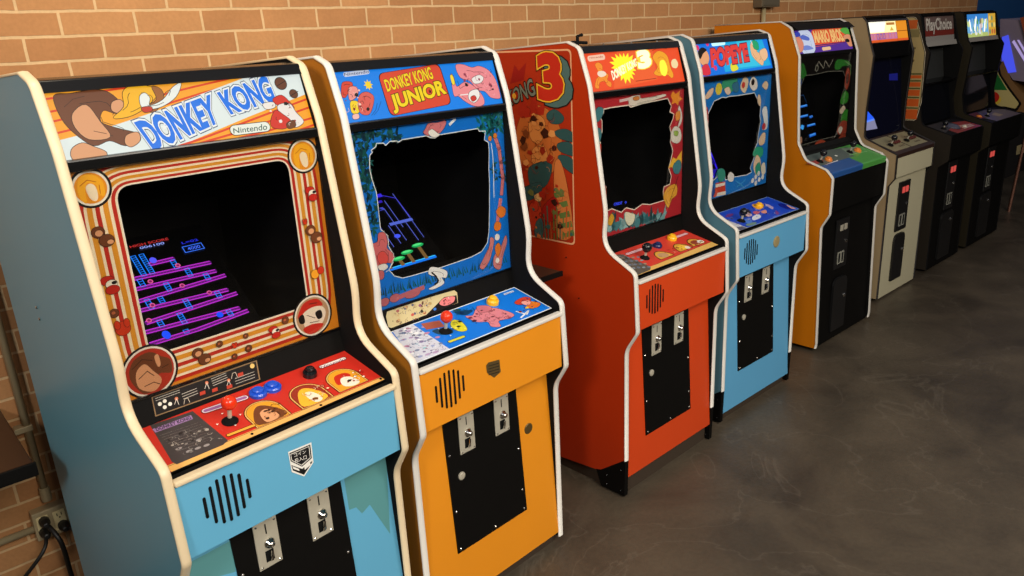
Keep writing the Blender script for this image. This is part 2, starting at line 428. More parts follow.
def glasspane(F, rect=(.0195, 1.0, .5965, 1.515), y=.252):
    mb = MB(); mb.box((rect[0], y - .003, rect[1]), (rect[2], y, rect[3]), GLASS); mb.build('bezel_glass', F.o)
# CRT: leaning back inside the cabinet
def crt(F, draw, x0=.173, x1=.443, a=(.435, 1.045), b=(.620, 1.205)):
    u = (Vector(b) - Vector(a)).normalized(); n = Vector((u.y, -u.x))
    mb = MB(); A0 = Vector(a) - u * .02 + n * .002; B0 = Vector(a) + u * .335 + n * .002
    mb.prism([tuple(A0), tuple(B0), tuple(B0 + n * .05 - u * .04), tuple(B0 + n * .2 - u * .1), tuple(A0 + n * .2 + u * .1), tuple(A0 + n * .05 + u * .04)], x0 - .02, x1 + .02, BLACKG)
    m = mb.build('monitor', F.o)
    A = Art(F, (0, a[0], a[1]), (1, 0, 0), (0, u.x, u.y), 'crt', rect=(x0, 0, x1, .325)); draw(A)
    if A.mb.f: A.build('screen_image', m)
    # cardboard shroud floor and back wall keep the inside black
    mb = MB(); mb.prism([(.262, 1.0), (.262, 1.012), (a[0] - .01, a[1] - .016), (a[0], a[1] - .03)], T, F.W - T, BLACKM); mb.build('monitor_shroud', F.o)
def bg(A, col, rect=None, kind=None):
    r = rect or A.rect; A.poly2([(r[0], r[1]), (r[2], r[1]), (r[2], r[3]), (r[0], r[3])], col, kind=kind)
exec_art = []

def doodle(A, quad, n, cols, sz=.007, seed=1):
    rnd = random.Random(seed); q = [Vector(A.uv(p)) for p in quad]; L = A.lay + 1
    for k in range(n):
        u, w = rnd.random(), rnd.random(); c = (q[0] * (1 - u) + q[3] * u) * (1 - w) + (q[1] * (1 - u) + q[2] * u) * w
        a = rnd.uniform(0, 6.28); r = sz * rnd.uniform(.4, 1.2); col = rnd.choice(cols)
        if k % 3 == 0: A.poly2([(c.x + r * rnd.uniform(.5, 1) * math.cos(a + t), c.y + r * .8 * rnd.uniform(.5, 1) * math.sin(a + t)) for t in (0, 1.2, 2.5, 3.6, 5)], col, L + k % 5)
        else: A.line2([(c.x + r * math.cos(a + t) * (1 - t * .15), c.y + r * math.sin(a + t) * (1 - t * .15)) for t in (0, .8, 1.6, 2.6)], .0011, col, L + k % 5)
    A.lay = L + 6
def hole_px(F, pts, y, smooth=False):
    A = pl_bez(F, y); q = [A.uv(p) for p in pts]
    return catmull(q, 3) if smooth else q
def rrect(x0, z0, x1, z1, r, seg=6):
    return rounded([(x0, z0, r), (x1, z0, r), (x1, z1, r), (x0, z1, r)], True, seg)
RED = (196, 52, 30); ORA = (236, 150, 28); BRN = (112, 62, 34); TAN = (222, 158, 112); YEL = (248, 212, 40); WHT = (240, 234, 216); BLU = (10, 104, 214); PNK = (232, 128, 128); TEA = (24, 104, 96); INK = (24, 16, 14)
# ---------------------------------------------------------------- cabinet A: blue, brown and red artwork
FA = nintendo_cab('light blue arcade cabinet nearest the camera, with cream edging and striped screen surround', (0, 0, .0901, .0027, .0003),
                  mat('blue_grey_laminate', (98, 158, 178), rough=.34, spec=.4, noise=.03, nscale=3), mat('light_blue_paint', (96, 170, 206), rough=.42, noise=.02, nscale=8), CREAM)
A = pl_marq(FA); z = Z(0, 40, 3.2)
bg(A, (250, 166, 40))
for l in ([(140, 190), (300, 168), (420, 150)], [(150, 232), (250, 212)], [(165, 262), (260, 240)], [(175, 300), (290, 272)], [(500, 180), (620, 150), (760, 118)], [(500, 215), (640, 172), (790, 130)]): A.line(z(*l), .0042, (226, 66, 30))
A.poly(z((186, 322), (212, 396), (520, 362), (800, 244), (1000, 165), (970, 95), (790, 118), (480, 235), (330, 285)), (226, 236, 232))
A.poly(z((500, 362), (620, 325), (1000, 170), (1020, 300)), (250, 166, 40))
for l in ([(520, 356), (640, 318), (1000, 182)], [(600, 342), (760, 296), (1000, 212)], [(700, 330), (860, 290), (1010, 246)], [(840, 312), (940, 294), (1015, 268)]): A.line(z(*l), .0048, (226, 66, 30))
A.blob(z((172, 180), (225, 172), (300, 160), (350, 170), (392, 212), (372, 235), (330, 225), (322, 262), (372, 282), (440, 300), (445, 325), (400, 338), (350, 322), (300, 338), (240, 300), (196, 250)), BRN)
A.blob(z((232, 236), (275, 208), (320, 262), (352, 310), (285, 318), (240, 280)), TAN); A.line(z((300, 292), (340, 300)), .0012, (66, 34, 18)); A.line(z((205, 215), (232, 190), (270, 180)), .0012, (66, 34, 18))
A.blob(z((228, 352), (262, 330), (300, 342), (340, 360), (325, 382), (240, 386)), TAN)
A.blob(z((358, 200), (385, 192), (398, 214), (384, 234), (358, 226)), TAN)
A.blob(z((405, 305), (440, 296), (447, 322), (420, 342), (400, 330)), TAN)
A.blob(z((362, 250), (395, 215), (392, 168), (420, 148), (480, 150), (505, 170), (486, 196), (452, 226), (410, 246)), (248, 184, 32))
A.blob(z((485, 150), (515, 160), (522, 195), (490, 232), (468, 215), (500, 190)), (160, 96, 40))
A.blob(z((446, 182), (462, 170), (478, 186), (478, 210), (520, 192), (552, 152), (578, 140), (562, 182), (520, 212), (478, 222), (452, 214)), (236, 240, 232))
A.blob(z((452, 218), (480, 214), (486, 226), (462, 232)), RED)
A.text('DONKEY', z((492, 352), (432, 268), (668, 180), (698, 262)), (20, 118, 232), .042, outline=((.115, (50, 70, 100)), (.092, (240, 244, 240))))
A.text('KONG', z((738, 236), (696, 172), (850, 118), (880, 192)), (20, 118, 232), .042, outline=((.115, (50, 70, 100)), (.092, (240, 244, 240))))
for c in ((526, 280), (770, 190)):
    u = A.uv(z(c)[0]); A.poly2([(u[0] + (.0085 if k % 2 == 0 else .0035) * math.cos(math.pi * k / 5 + 1.5), u[1] + (.0085 if k % 2 == 0 else .0035) * math.sin(math.pi * k / 5 + 1.5)) for k in range(10)], (240, 244, 240))
for c, r in (((897, 140), .0165), ((938, 173), .012)):
    p = z(c)[0]; A.disc(p, r, INK, r2=r * .95); A.disc(p, r * .9, (104, 58, 34), r2=r * .82); A.line(z((c[0] - 12, c[1] + 8), (c[0] + 14, c[1] - 8)), .0015, INK)
A.blob(z((872, 190), (900, 178), (930, 205), (938, 220), (900, 214), (880, 205)), (214, 50, 36)); A.blob(z((886, 212), (925, 205), (945, 232), (970, 262), (940, 280), (905, 250)), (240, 232, 224)); A.blob(z((866, 255), (880, 226), (905, 240), (930, 262), (910, 284), (870, 280)), (214, 50, 36)); A.blob(z((840, 205), (872, 200), (878, 216), (850, 222)), (240, 232, 224)); A.blob(z((916, 268), (938, 258), (944, 276), (922, 284)), BRN)
A.pill(z((750, 290))[0], z((848, 278))[0], .022, (236, 240, 226), INK)
A.text('Nintendo', z((746, 300), (744, 284), (852, 268), (853, 288)), (66, 100, 86), .01)
doodle(A, z((870, 280), (860, 200), (930, 190), (960, 270)), 18, [INK, (240, 230, 220), (150, 30, 20)], .007, 24)
A.build('marquee_artwork', FA.marq)
# screen surround
HA = rrect(.103, 1.088, .512, 1.469, .035)
bezel(FA, HA, BLACKM)
A = bezel_art(FA, HA, base=(226, 138, 34))
def ring(A, d0, d1, col, r0=.035):
    o = rrect(.103 - d1, 1.088 - d1 * 1.0, .512 + d1 * .96, 1.469 + d1 * .62, r0 + d1, 8); i = rrect(.103 - d0, 1.088 - d0 * 1.0, .512 + d0 * .96, 1.469 + d0 * .62, r0 + d0, 8)
    A.lay += 1
    for k in range(len(o)):
        j = (k + 1) % len(o); A.poly2([i[k], o[k], o[j], i[j]], col, A.lay)
A.lay = 0
for d0, d1, c in ((0, .004, (244, 226, 190)), (.004, .0125, (190, 44, 28)), (.0125, .019, (244, 226, 190)), (.019, .030, (222, 148, 40)), (.030, .037, (244, 226, 190)), (.037, .046, (190, 44, 28)), (.046, .052, (244, 226, 190)), (.052, .063, (222, 148, 40)), (.063, .069, (244, 226, 190)), (.069, .078, (190, 44, 28))): ring(A, d0, d1, c)
A.line2(rrect(.103, 1.088, .512, 1.469, .035) + [rrect(.103, 1.088, .512, 1.469, .035)[0]], .002, (245, 235, 215))
for c, r, kind in (((.058, 1.474), .038, 'y'), ((.556, 1.470), .041, 'y'), ((.096, 1.054), .060, 'b'), ((.521, 1.058), .056, 'r')):
    A.disc2(c, r + .003, INK); A.disc2(c, r - .002, (240, 232, 214)); A.disc2(c, r - .0065, {'y': (238, 150, 30), 'b': (180, 50, 30), 'r': (190, 150, 110)}[kind])
    def B(pts, col): A.poly2(catmull([(c[0] + a * r, c[1] + b * r) for a, b in pts]), col)
    if kind == 'y': B([(-.65, .1), (-.4, .65), (.2, .7), (.65, .25), (.62, -.5), (.3, -.3), (.3, .1), (-.1, .3), (-.3, -.1), (-.35, -.75), (-.6, -.5)], (250, 178, 36)); B([(-.25, .05), (0, .25), (.25, .05), (.28, -.5), (.1, -.72), (-.15, -.5)], (246, 226, 190)); A.line2([(c[0] - .5 * r, c[1] + .2 * r), (c[0] - .1 * r, c[1] + .45 * r), (c[0] + .3 * r, c[1] + .3 * r)], .0016, (190, 96, 20)); A.line2([(c[0] + .45 * r, c[1] + .1 * r), (c[0] + .42 * r, c[1] - .35 * r)], .0016, (190, 96, 20))
    if kind == 'b':
        B([(-.75, 0), (-.5, .6), (.1, .75), (.5, .45), (.8, .2), (.75, -.3), (.3, -.2), (.1, -.7), (-.4, -.75)], BRN); B([(-.5, .1), (-.15, .35), (.1, 0), (.35, -.45), (0, -.8), (-.5, -.5)], TAN); B([(.25, .5), (.4, .55), (.42, .15), (.3, .1)], TAN)
        for q in ([(-.6, .3), (-.2, .55), (.15, .4)], [(-.45, -.15), (-.1, .05), (.1, -.2)], [(-.3, -.5), (.05, -.45), (.25, -.6)], [(.45, .0), (.7, .05)]): A.line2([(c[0] + a * r, c[1] + b * r) for a, b in q], .0018, (60, 28, 14))
    if kind == 'r':
        B([(-.8, .1), (-.4, .7), (.3, .75), (.6, .35), (.0, .4), (-.4, .2)], (200, 44, 30)); B([(-.55, .15), (.0, .4), (.55, .3), (.7, -.1), (.3, -.6), (-.4, -.55)], (238, 220, 196)); B([(-.75, .1), (-.5, .2), (-.45, -.2), (-.7, -.2)], INK); B([(.15, .1), (.45, .15), (.5, -.2), (.25, -.25)], INK); B([(-.6, -.5), (-.1, -.4), (.5, -.55), (.2, -.8), (-.3, -.85)], (200, 44, 30))
        for q in ([(-.3, .1), (.1, -.15)], [(-.2, -.3), (.3, -.35)], [(-.1, .6), (.3, .55)]): A.line2([(c[0] + a * r, c[1] + b * r) for a, b in q], .0018, (70, 30, 20))
z = Z(60, 200, 3.2)
def critter(A, c, sx, sy, cols):
    u = A.uv(c)
    for k, (col, dx, dy, rx, ry) in enumerate(cols):
        A.disc2((u[0] + dx * sx, u[1] + dy * sy), rx * sx + .0009, INK, r2=ry * sy + .0009, n=14); A.disc2((u[0] + dx * sx, u[1] + dy * sy), rx * sx, col, r2=ry * sy, n=14)
BC = [(BRN, -.3, .5, .6, .55), (BRN, .3, -.4, .7, .6), (TAN, -.25, .4, .35, .3), (TAN, .6, -.6, .3, .22)]
RC = [((190, 40, 28), -.2, .4, .6, .4), ((236, 224, 204), .1, .0, .5, .4), ((190, 40, 28), .1, -.5, .6, .4), (INK, .35, .1, .2, .12)]
FC_ = [((206, 56, 24), 0, 0, .8, .8), ((206, 56, 24), -.5, .5, .3, .5), ((206, 56, 24), .5, .5, .3, .5)]
RB = [(BRN, 0, 0, .8, .8), ((180, 96, 60), -.1, .1, .35, .3)]
for c, w, t in (((135, 118), .022, BC), ((160, 270), .024, RC), ((172, 362), .012, RB), ((200, 410), .02, FC_), ((450, 500), .022, BC), ((508, 460), .010, RB), ((556, 500), .009, RB), ((601, 474), .011, RB), ((592, 434), .008, RB), ((685, 420), .02, RC), ((718, 384), .012, RB), ((556, 465), .008, FC_)): critter(A, z(c)[0], w, w, t)
z = Z(280, 130, 2.614)
for c, w, t in (((80, 165), .022, RC), ((85, 272), .024, BC), ((95, 370), .020, [((238, 160, 40), -.4, -.2, .6, .6), ((206, 56, 30), .5, .1, .5, .5)]), ((62, 240), .008, FC_)): critter(A, z(c)[0], w, w, t)
A.build('bezel_artwork', bpy.data.objects['screen_bezel'])
glasspane(FA)
def scrA(A):
    P_ = (196, 50, 214); L_ = (30, 130, 255)
    X = lambda t: .173 + .27 * t
    S = lambda v: .312 * v
    def gird(x0, v0, x1, v1):
        A.lay = 1
        A.line2([(X(x0), S(v0)), (X(x1), S(v1))], .010, (92, 24, 110))
        for d in (-.0045, .0045): A.line2([(X(x0), S(v0) + d), (X(x1), S(v1) + d)], .0030, P_)
        n = int(abs(x1 - x0) * 34)
        for k in range(n):
            t0 = k / n; t1 = (k + .5) / n; A.line2([(X(x0 + (x1 - x0) * t0), S(v0 + (v1 - v0) * t0) - .004), (X(x0 + (x1 - x0) * t1), S(v0 + (v1 - v0) * t1) + .004)], .0011, (150, 30, 140))
    def ladder(x, v0, v1):
        A.lay = 2
        for d in (-.006, .006): A.line2([(X(x) + d, S(v0)), (X(x) + d, S(v1))], .0022, L_)
        n = max(1, int((v1 - v0) / .02))
        for k in range(n + 1): A.line2([(X(x) - .006, S(v0 + (v1 - v0) * k / n)), (X(x) + .006, S(v0 + (v1 - v0) * k / n))], .0016, L_)
    for g in ((.45, .018, 1, .05), (0, .018, .45, .018), (0, .135, .93, .10), (.07, .215, 1, .25), (0, .345, .93, .31), (.07, .43, 1, .46), (0, .555, .93, .53), (0, .66, .93, .63), (.38, .76, .62, .76)): gird(*g)
    for l in ((.82, .045, .11), (.35, .018, .05), (.38, .11, .22), (.18, .14, .21), (.82, .25, .32), (.5, .23, .33), (.30, .36, .42), (.18, .33, .43), (.82, .46, .53), (.42, .45, .54), (.22, .56, .64), (.68, .54, .63), (.6, .65, .75), (.28, .66, .88), (.36, .66, .88)): ladder(*l)
    for c in ((.30, .59), (.55, .47), (.2, .36), (.75, .33), (.1, .23), (.62, .68)): A.disc2((X(c[0]), S(c[1])), .007, (220, 90, 150), n=12); A.disc2((X(c[0]), S(c[1])), .004, (130, 30, 90), n=10)
    A.disc2((X(.13), S(.70)), .018, (150, 60, 60), r2=.016); A.disc2((X(.13), S(.715)), .010, (190, 180, 220), r2=.009)
    A.disc2((X(.17), S(.055)), .010, (30, 80, 255), r2=.013); A.disc2((X(.72), S(.09)), .009, (30, 80, 255), r2=.009); A.disc2((X(.43), S(.79)), .009, (90, 90, 255), r2=.010)
    A.text2('HIGH SCORE', [(X(.30), S(.965)), (X(.30), S(.99)), (X(.68), S(.99)), (X(.68), S(.965))], (200, 50, 50), .01)
    A.text2('006100', [(X(.38), S(.93)), (X(.38), S(.955)), (X(.62), S(.955)), (X(.62), S(.93))], (150, 170, 255), .01)
    A.text2('00', [(X(.12), S(.92)), (X(.12), S(.945)), (X(.22), S(.945)), (X(.22), S(.92))], (150, 170, 255), .01)
    A.text2('L=02', [(X(.78), S(.885)), (X(.78), S(.91)), (X(.95), S(.91)), (X(.95), S(.885))], (40, 50, 230), .01)
    A.line2([(X(.76), S(.79)), (X(.76), S(.855)), (X(.96), S(.855)), (X(.96), S(.79)), (X(.76), S(.79))], .0022, (60, 120, 255))
    A.text2('4000', [(X(.80), S(.805)), (X(.80), S(.84)), (X(.93), S(.84)), (X(.93), S(.805))], (70, 110, 255), .01)
crt(FA, scrA)
# instruction strip
A = pl_card(FA); z = Z(150, 340, 4.096)
A.poly(z((5, 232), (437, 82), (452, 162), (22, 314)), (140, 112, 78)); A.poly(z((10, 236), (433, 88), (446, 160), (26, 308)), (22, 18, 18))
def scrib(A, z, a, b, n, dy, w, col, brk=1):
    random.seed(int(a[0] * 7 + a[1]))
    for i in range(n):
        x0 = 0; 
        while x0 < 1:
            ln = random.uniform(.04, .12); x1 = min(1, x0 + ln)
            A.line(z((a[0] + (b[0] - a[0]) * x0 + dy[0] * i, a[1] + (b[1] - a[1]) * x0 + dy[1] * i), (a[0] + (b[0] - a[0]) * x1 + dy[0] * i, a[1] + (b[1] - a[1]) * x1 + dy[1] * i)), w, col, lay=4)
            x0 = x1 + .025
A.lay = 4
scrib(A, z, (22, 240), (120, 205), 2, (2, 9), .0012, (190, 184, 172)); scrib(A, z, (130, 222), (190, 198), 3, (3, 10), .0012, (190, 184, 172)); scrib(A, z, (250, 160), (310, 135), 4, (3, 9), .0012, (190, 184, 172)); scrib(A, z, (352, 180), (430, 152), 3, (-2, -11), .0012, (190, 184, 172))
for c in ((40, 262), (60, 250), (60, 275), (82, 262)): A.disc(z(c)[0], .0045, (230, 226, 214), n=12)
for c in ((108, 240), (232, 175), (322, 165)): A.disc(z(c)[0], .004, (206, 120, 84), n=12); A.line(z((c[0] - 8, c[1] + 24), c, (c[0] + 10, c[1] + 24)), .0012, (220, 214, 200))
for c in ((215, 218), (265, 205), (325, 192), (370, 142)): A.poly(z((c[0] - 12, c[1] - 4), (c[0] + 10, c[1] - 12), (c[0] + 12, c[1] + 2), (c[0] - 10, c[1] + 10)), (176, 58, 38))
for c in ((150, 255), (345, 150)): A.line(z((c[0] - 12, c[1] + 8), (c[0] - 8, c[1] - 14), (c[0] + 4, c[1] - 18), (c[0] + 12, c[1])), .0012, (200, 190, 170))
A.disc(z((418, 106))[0], .006, (230, 190, 110), n=14)
A.build('instruction_strip', FA.o)
# control panel overlay
A = pl_cp(FA)
bg(A, (196, 44, 32)); A.poly(z((60, 520), (95, 545), (980, 170), (955, 148)), (232, 176, 96)); A.line(z((70, 520), (955, 150)), .0015, (90, 40, 24))
A.poly(z((0, 350), (175, 292), (320, 412), (300, 430), (110, 510), (90, 500)), (66, 60, 60)); A.poly(z((10, 366), (168, 308), (176, 324), (22, 380)), (156, 120, 168))
A.text('DONKEY KONG', z((28, 374), (22, 362), (163, 312), (170, 324)), (52, 40, 60), .03)
for k in range(9): scrib(A, z, (40 + k * 9, 392 + k * 8), (200 + k * 8, 338 + k * 8), 1, (0, 0), .0013, (130, 122, 118)); A.lay = 8
for c in ((118, 446), (160, 456), (200, 410), (232, 432), (196, 444)): A.disc(z(c)[0], .007, (150, 142, 140), n=12, r2=.004)
def arch(c, w, h, fill, inner):
    u = A.uv(z(c)[0])
    def a_(g): return [(u[0] - w - g, u[1] - g * .4)] + [(u[0] + (w + g) * math.cos(math.pi - math.pi * k / 14), u[1] + h - w + (w + g) * math.sin(math.pi - math.pi * k / 14)) for k in range(15)] + [(u[0] + w + g, u[1] - g * .4)]
    A.poly2(a_(.006), INK); A.poly2(a_(.004), (232, 176, 96)); A.poly2(a_(.001), INK); A.poly2(a_(0), fill)
    for pts, col in inner: A.poly2(catmull([(u[0] + a * w, u[1] + b * h) for a, b in pts]), col)
arch((508, 330), .040, .082, (226, 156, 40), [([(-.9, .05), (-.6, .6), (0, .85), (.6, .6), (.95, .05)], BRN), ([(-.4, .05), (-.3, .5), (.2, .6), (.5, .3), (.4, .05)], TAN)])
arch((688, 256), .040, .082, (150, 48, 32), [([(-.9, .05), (-.6, .6), (0, .85), (.6, .6), (.8, .05)], (246, 180, 50)), ([(-.1, .05), (-.2, .5), (.2, .6), (.5, .3), (.4, .05)], (240, 226, 204))])
arch((835, 190), .040, .082, (226, 156, 40), [([(-.7, .3), (-.4, .75), (.4, .75), (.5, .5)], (196, 44, 30)), ([(-.5, .2), (-.2, .55), (.4, .5), (.6, .1), (0, .02)], (238, 226, 208))])
for a, b, h in (((228, 292), (300, 268), .017), ((345, 252), (388, 238), .017)): A.pill(z(a)[0], z(b)[0], h, (222, 196, 206), INK); A.pill(z(a)[0], z(b)[0], h * .6, (150, 96, 150))
A.pill(z((322, 392))[0], z((425, 352))[0], .008, (232, 166, 60), INK)
A.pill(z((703, 112))[0], z((794, 78))[0], .011, (240, 228, 222), INK); A.text('Nintendo', z((702, 119), (698, 110), (796, 74), (800, 83)), (120, 70, 96), .01)
for c in ((296, 304), (276, 348), (350, 352), (370, 308)): A.disc(z(c)[0], .0035, (240, 232, 220), n=3)
A.poly(z((410, 215), (470, 190), (520, 180), (500, 215), (430, 240)), (196, 180, 190))
doodle(A, z((115, 490), (70, 400), (200, 350), (300, 405)), 46, [(140, 132, 126), (110, 104, 100), (34, 30, 30), (170, 160, 150)], .006, 15); doodle(A, z((470, 330), (455, 280), (560, 250), (585, 290)), 22, [(56, 28, 14), (150, 90, 50)], .008, 16); doodle(A, z((650, 260), (630, 215), (720, 185), (745, 215)), 20, [(120, 70, 20), (250, 230, 190), (160, 50, 30)], .008, 17); doodle(A, z((800, 190), (790, 150), (860, 125), (890, 150)), 20, [INK, (240, 230, 220), (150, 30, 20)], .007, 18)
A.build('control_panel_overlay', FA.o)
def cpp(F, p):
    A = pl_cp(F); u = A.uv(p); return A.P(u[0], u[1], 8)
redball = mat('red_ball', (224, 52, 22), rough=.2); bluebtn = mat('blue_button', (30, 82, 200), rough=.25); blackbtn = mat('black_button', (20, 22, 26), rough=.2); yelbtn = mat('yellow_button', (244, 184, 32), rough=.3); orabtn = mat('orange_button', (236, 140, 60), rough=.3)
joystick(FA, cpp(FA, z((328, 334))[0]), .052, redball)
for c in ((443, 224), (502, 200)): button(FA, cpp(FA, z(c)[0]), bluebtn, .0215, h=.011)
button(FA, cpp(FA, z((655, 146))[0]), blackbtn, .018, h=.016)
for c in ((418, 386), (700, 268), (945, 160)): mb = MB(); u = cpp(FA, z(c)[0]); mb.lathe(u, (0, -.22, .97), [(.0035, -.001), (.0035, .001), (.0004, .0018)], BLACKG, n=10); mb.build('panel_screw', FA.o)
# coin badge on the blue front
A = pl_fas(FA); z = Z(180, 420, 3.69)
A.poly(z((398, 118), (484, 82), (492, 156), (458, 208), (412, 192)), (232, 230, 222)); A.poly(z((403, 122), (480, 90), (486, 140), (450, 172), (408, 152)), (18, 18, 20)); A.poly(z((410, 166), (450, 180), (488, 150), (486, 158), (457, 202), (416, 186)), (18, 18, 20)); A.poly(z((414, 170), (438, 180), (441, 188), (418, 180)), (232, 230, 222)); A.poly(z((458, 172), (478, 156), (482, 164), (460, 184)), (232, 230, 222))
A.poly(z((407, 125), (476, 96), (481, 139), (449, 168), (411, 149)), (232, 230, 222)); A.poly(z((409, 127), (474, 98.5), (479, 138), (448, 165), (413, 148)), (18, 18, 20))
A.text('コイン', z((421, 137), (418, 124), (463, 109), (465, 121)), (240, 238, 230), .0); A.text('投入口', z((424, 158), (421, 143), (465, 128), (467, 143)), (240, 238, 230), .0)
A.build('coin_badge', FA.o)
A = pl_low(FA); z = Z(180, 420, 3.69)
A.poly(z((200, 520), (40, 500), (0, 540), (60, 580), (200, 590)), mat('faded_blue_paint', (84, 150, 160), rough=.5), smooth=False) if 0 else None
A.poly(z((602, 195), (760, 120), (775, 420), (700, 312), (672, 345), (650, 322), (624, 332)), mat('teal_paint', (86, 146, 150), rough=.5)); A.rect = None; A.build('paint_patch', FA.o); A = pl_low(FA); A.poly(z((195, 440), (0, 545), (-20, 700), (90, 590), (205, 560)), mat('teal_paint', (86, 146, 150), rough=.5))
A.build('paint_patch', FA.o)
for q in ((.62, 1.16), (.62, 1.13)): mb = MB(); bolt(mb, (-.0005, q[0], q[1]), .004, CHROME, ax=(-1, 0, 0)); mb.build('side_bolt', FA.o)
# ---------------------------------------------------------------- cabinet B: orange, blue artwork
FB = nintendo_cab('orange arcade cabinet with blue jungle screen surround, between light blue and red cabinets', (.6705, .0791, .0530, -.0009, -.0002),
                  mat('brown_orange_laminate', (196, 118, 28), rough=.3, spec=.5, noise=.04, nscale=4), mat('orange_paint', (226, 142, 26), rough=.42, noise=.03, nscale=8), WHITE)
A = pl_marq(FB); z = Z(310, 40, 4.267)
bg(A, (20, 132, 236))
A.pill(z((150, 148))[0], z((245, 136))[0], .012, (206, 214, 232), None); A.text('Nintendo', z((146, 154), (144, 142), (250, 128), (251, 141)), (60, 70, 120), .01)
A.blob(z((135, 190), (150, 178), (178, 182), (180, 205), (165, 222), (150, 245), (135, 238)), (218, 70, 52)); A.blob(z((165, 205), (195, 200), (205, 225), (190, 250), (168, 255)), (240, 150, 140)); A.blob(z((172, 265), (200, 262), (215, 285), (205, 312), (178, 310)), YEL)
A.blob(z((212, 235), (240, 222), (270, 240), (268, 280), (250, 318), (215, 312), (205, 270)), (222, 96, 84)); A.blob(z((182, 320), (205, 316), (208, 334), (185, 338)), (244, 190, 180))
u = A.uv(z((248, 192))[0]); A.poly2([(u[0] + (.015 if k % 2 == 0 else .008) * math.cos(math.pi * k / 8), u[1] + (.015 if k % 2 == 0 else .008) * math.sin(math.pi * k / 8)) for k in range(16)], YEL)
q = [A.uv(p) for p in z((345, 325), (290, 145), (548, 103), (602, 272))]
def quadround(q, r=.02, g=0):
    c = Vector((sum(a for a, b in q) / 4, sum(b for a, b in q) / 4)); return rounded([tuple(Vector(p) + (Vector(p) - c).normalized() * g) + (r,) for p in q], True)
A.poly2(quadround(q, .02, .003), INK); A.poly2(quadround(q, .02), (222, 74, 48))
A.text('DONKEY KONG', z((330, 220), (314, 172), (510, 116), (526, 164)), (248, 214, 30), .03, outline=((.055, INK),))
A.text('JUNIOR', z((362, 312), (340, 240), (560, 172), (584, 244)), (248, 214, 30), .045, outline=((.08, INK),))
u = A.uv(z((511, 220))[0]); A.poly2([(u[0] + (.006 if k % 2 == 0 else .0028) * math.cos(math.pi * k / 5 + 1.5), u[1] + (.007 if k % 2 == 0 else .003) * math.sin(math.pi * k / 5 + 1.5)) for k in range(10)], INK)
A.line(z((272, 320), (290, 300), (302, 262)), .001, (16, 40, 90)); A.line(z((262, 322), (280, 298), (286, 270)), .001, (16, 40, 90))
A.blob(z((620, 110), (650, 105), (690, 118), (720, 112), (760, 130), (790, 170), (810, 235), (805, 250), (770, 245), (745, 220), (712, 212), (680, 175), (640, 160)), (238, 140, 146)); A.blob(z((690, 165), (720, 150), (738, 162), (728, 182), (700, 186)), (240, 232, 226)); A.blob(z((600, 150), (612, 160), (625, 200), (660, 180), (700, 200), (735, 240), (740, 275), (700, 282), (660, 262), (632, 240), (612, 235)), (240, 142, 146)); A.blob(z((680, 222), (712, 212), (722, 240), (700, 268), (676, 252)), (244, 236, 230)); A.blob(z((684, 246), (700, 238), (708, 252), (692, 262)), (210, 60, 50)); A.blob(z((596, 155), (606, 152), (616, 185), (606, 190)), (250, 220, 60)); A.line(z((640, 236), (672, 232)), .003, (244, 236, 230))
doodle(A, z((640, 200), (630, 120), (780, 130), (790, 240)), 26, [(150, 60, 80), INK, (250, 180, 180)], .009, 21); doodle(A, z((150, 320), (140, 200), (240, 210), (250, 310)), 22, [INK, (140, 30, 30), (250, 200, 180)], .007, 22)
A.build('marquee_artwork', FB.marq)
z6 = Z(350, 100, 5.76); z7 = Z(350, 200, 4.8)
HB = hole_px(FB, z6((112, 320), (128, 300), (120, 290), (148, 268), (150, 250), (190, 248), (205, 262), (228, 238), (268, 236), (276, 243), (300, 228), (440, 206), (460, 216), (490, 218), (516, 200), (735, 164), (742, 180), (778, 178), (772, 230), (796, 244), (800, 300), (798, 400), (802, 480)) + z7((668, 60), (666, 150), (658, 205), (632, 246), (580, 274), (440, 322), (300, 362), (250, 374), (212, 364), (186, 335), (205, 300), (206, 260), (184, 220), (180, 172), (158, 150), (145, 140), (138, 70), (130, 0)) + z6((150, 530), (126, 460), (112, 400)), .256)
bezel(FB, HB, BLACKM)
A = bezel_art(FB, HB, base=(14, 116, 214)); A.lay = 1
def veg(A, p, r, n, cols, sx=1, sy=1, w=.004):
    u = A.uv(p)
    for k in range(n):
        a = 2 * math.pi * k / n + random.uniform(-.3, .3); l = r * random.uniform(.6, 1.1); c = Vector((u[0] + random.uniform(-.3, .3) * r, u[1] + random.uniform(-.3, .3) * r))
        d = Vector((math.cos(a) * sx, math.sin(a) * sy)); nn = Vector((-d.y, d.x)).normalized() * w; t = c + d * l
        A.poly2([tuple(c), tuple(c + d * l * .5 + nn), tuple(t), tuple(c + d * l * .5 - nn)], random.choice(cols), lay=2 + k % 3)
random.seed(3)
GR = [(16, 62, 70), (20, 78, 74), (12, 44, 60), (24, 92, 88)]
for p in z6((30, 200), (60, 190), (95, 190), (130, 195), (170, 190), (210, 200), (250, 200), (275, 205), (30, 240), (70, 235), (110, 240), (40, 280), (80, 280), (60, 320), (85, 330), (50, 370), (90, 380), (100, 430), (70, 420), (80, 470), (110, 490), (100, 530)) + z7((100, 20), (110, 60), (90, 80), (115, 100), (105, 130)): veg(A, p, .030, 7, GR, w=.0045)
for p in z6((800, 100), (780, 130), (830, 110), (860, 100), (850, 150), (800, 160), (820, 140), (875, 130), (760, 150)): veg(A, p, .034, 8, [(20, 112, 112), (16, 96, 100), (30, 126, 120), (12, 60, 70)], w=.006)
for p in z6((830, 370), (825, 410), (850, 430), (880, 350), (885, 440)): veg(A, p, .022, 5, GR)
A.lay = 5
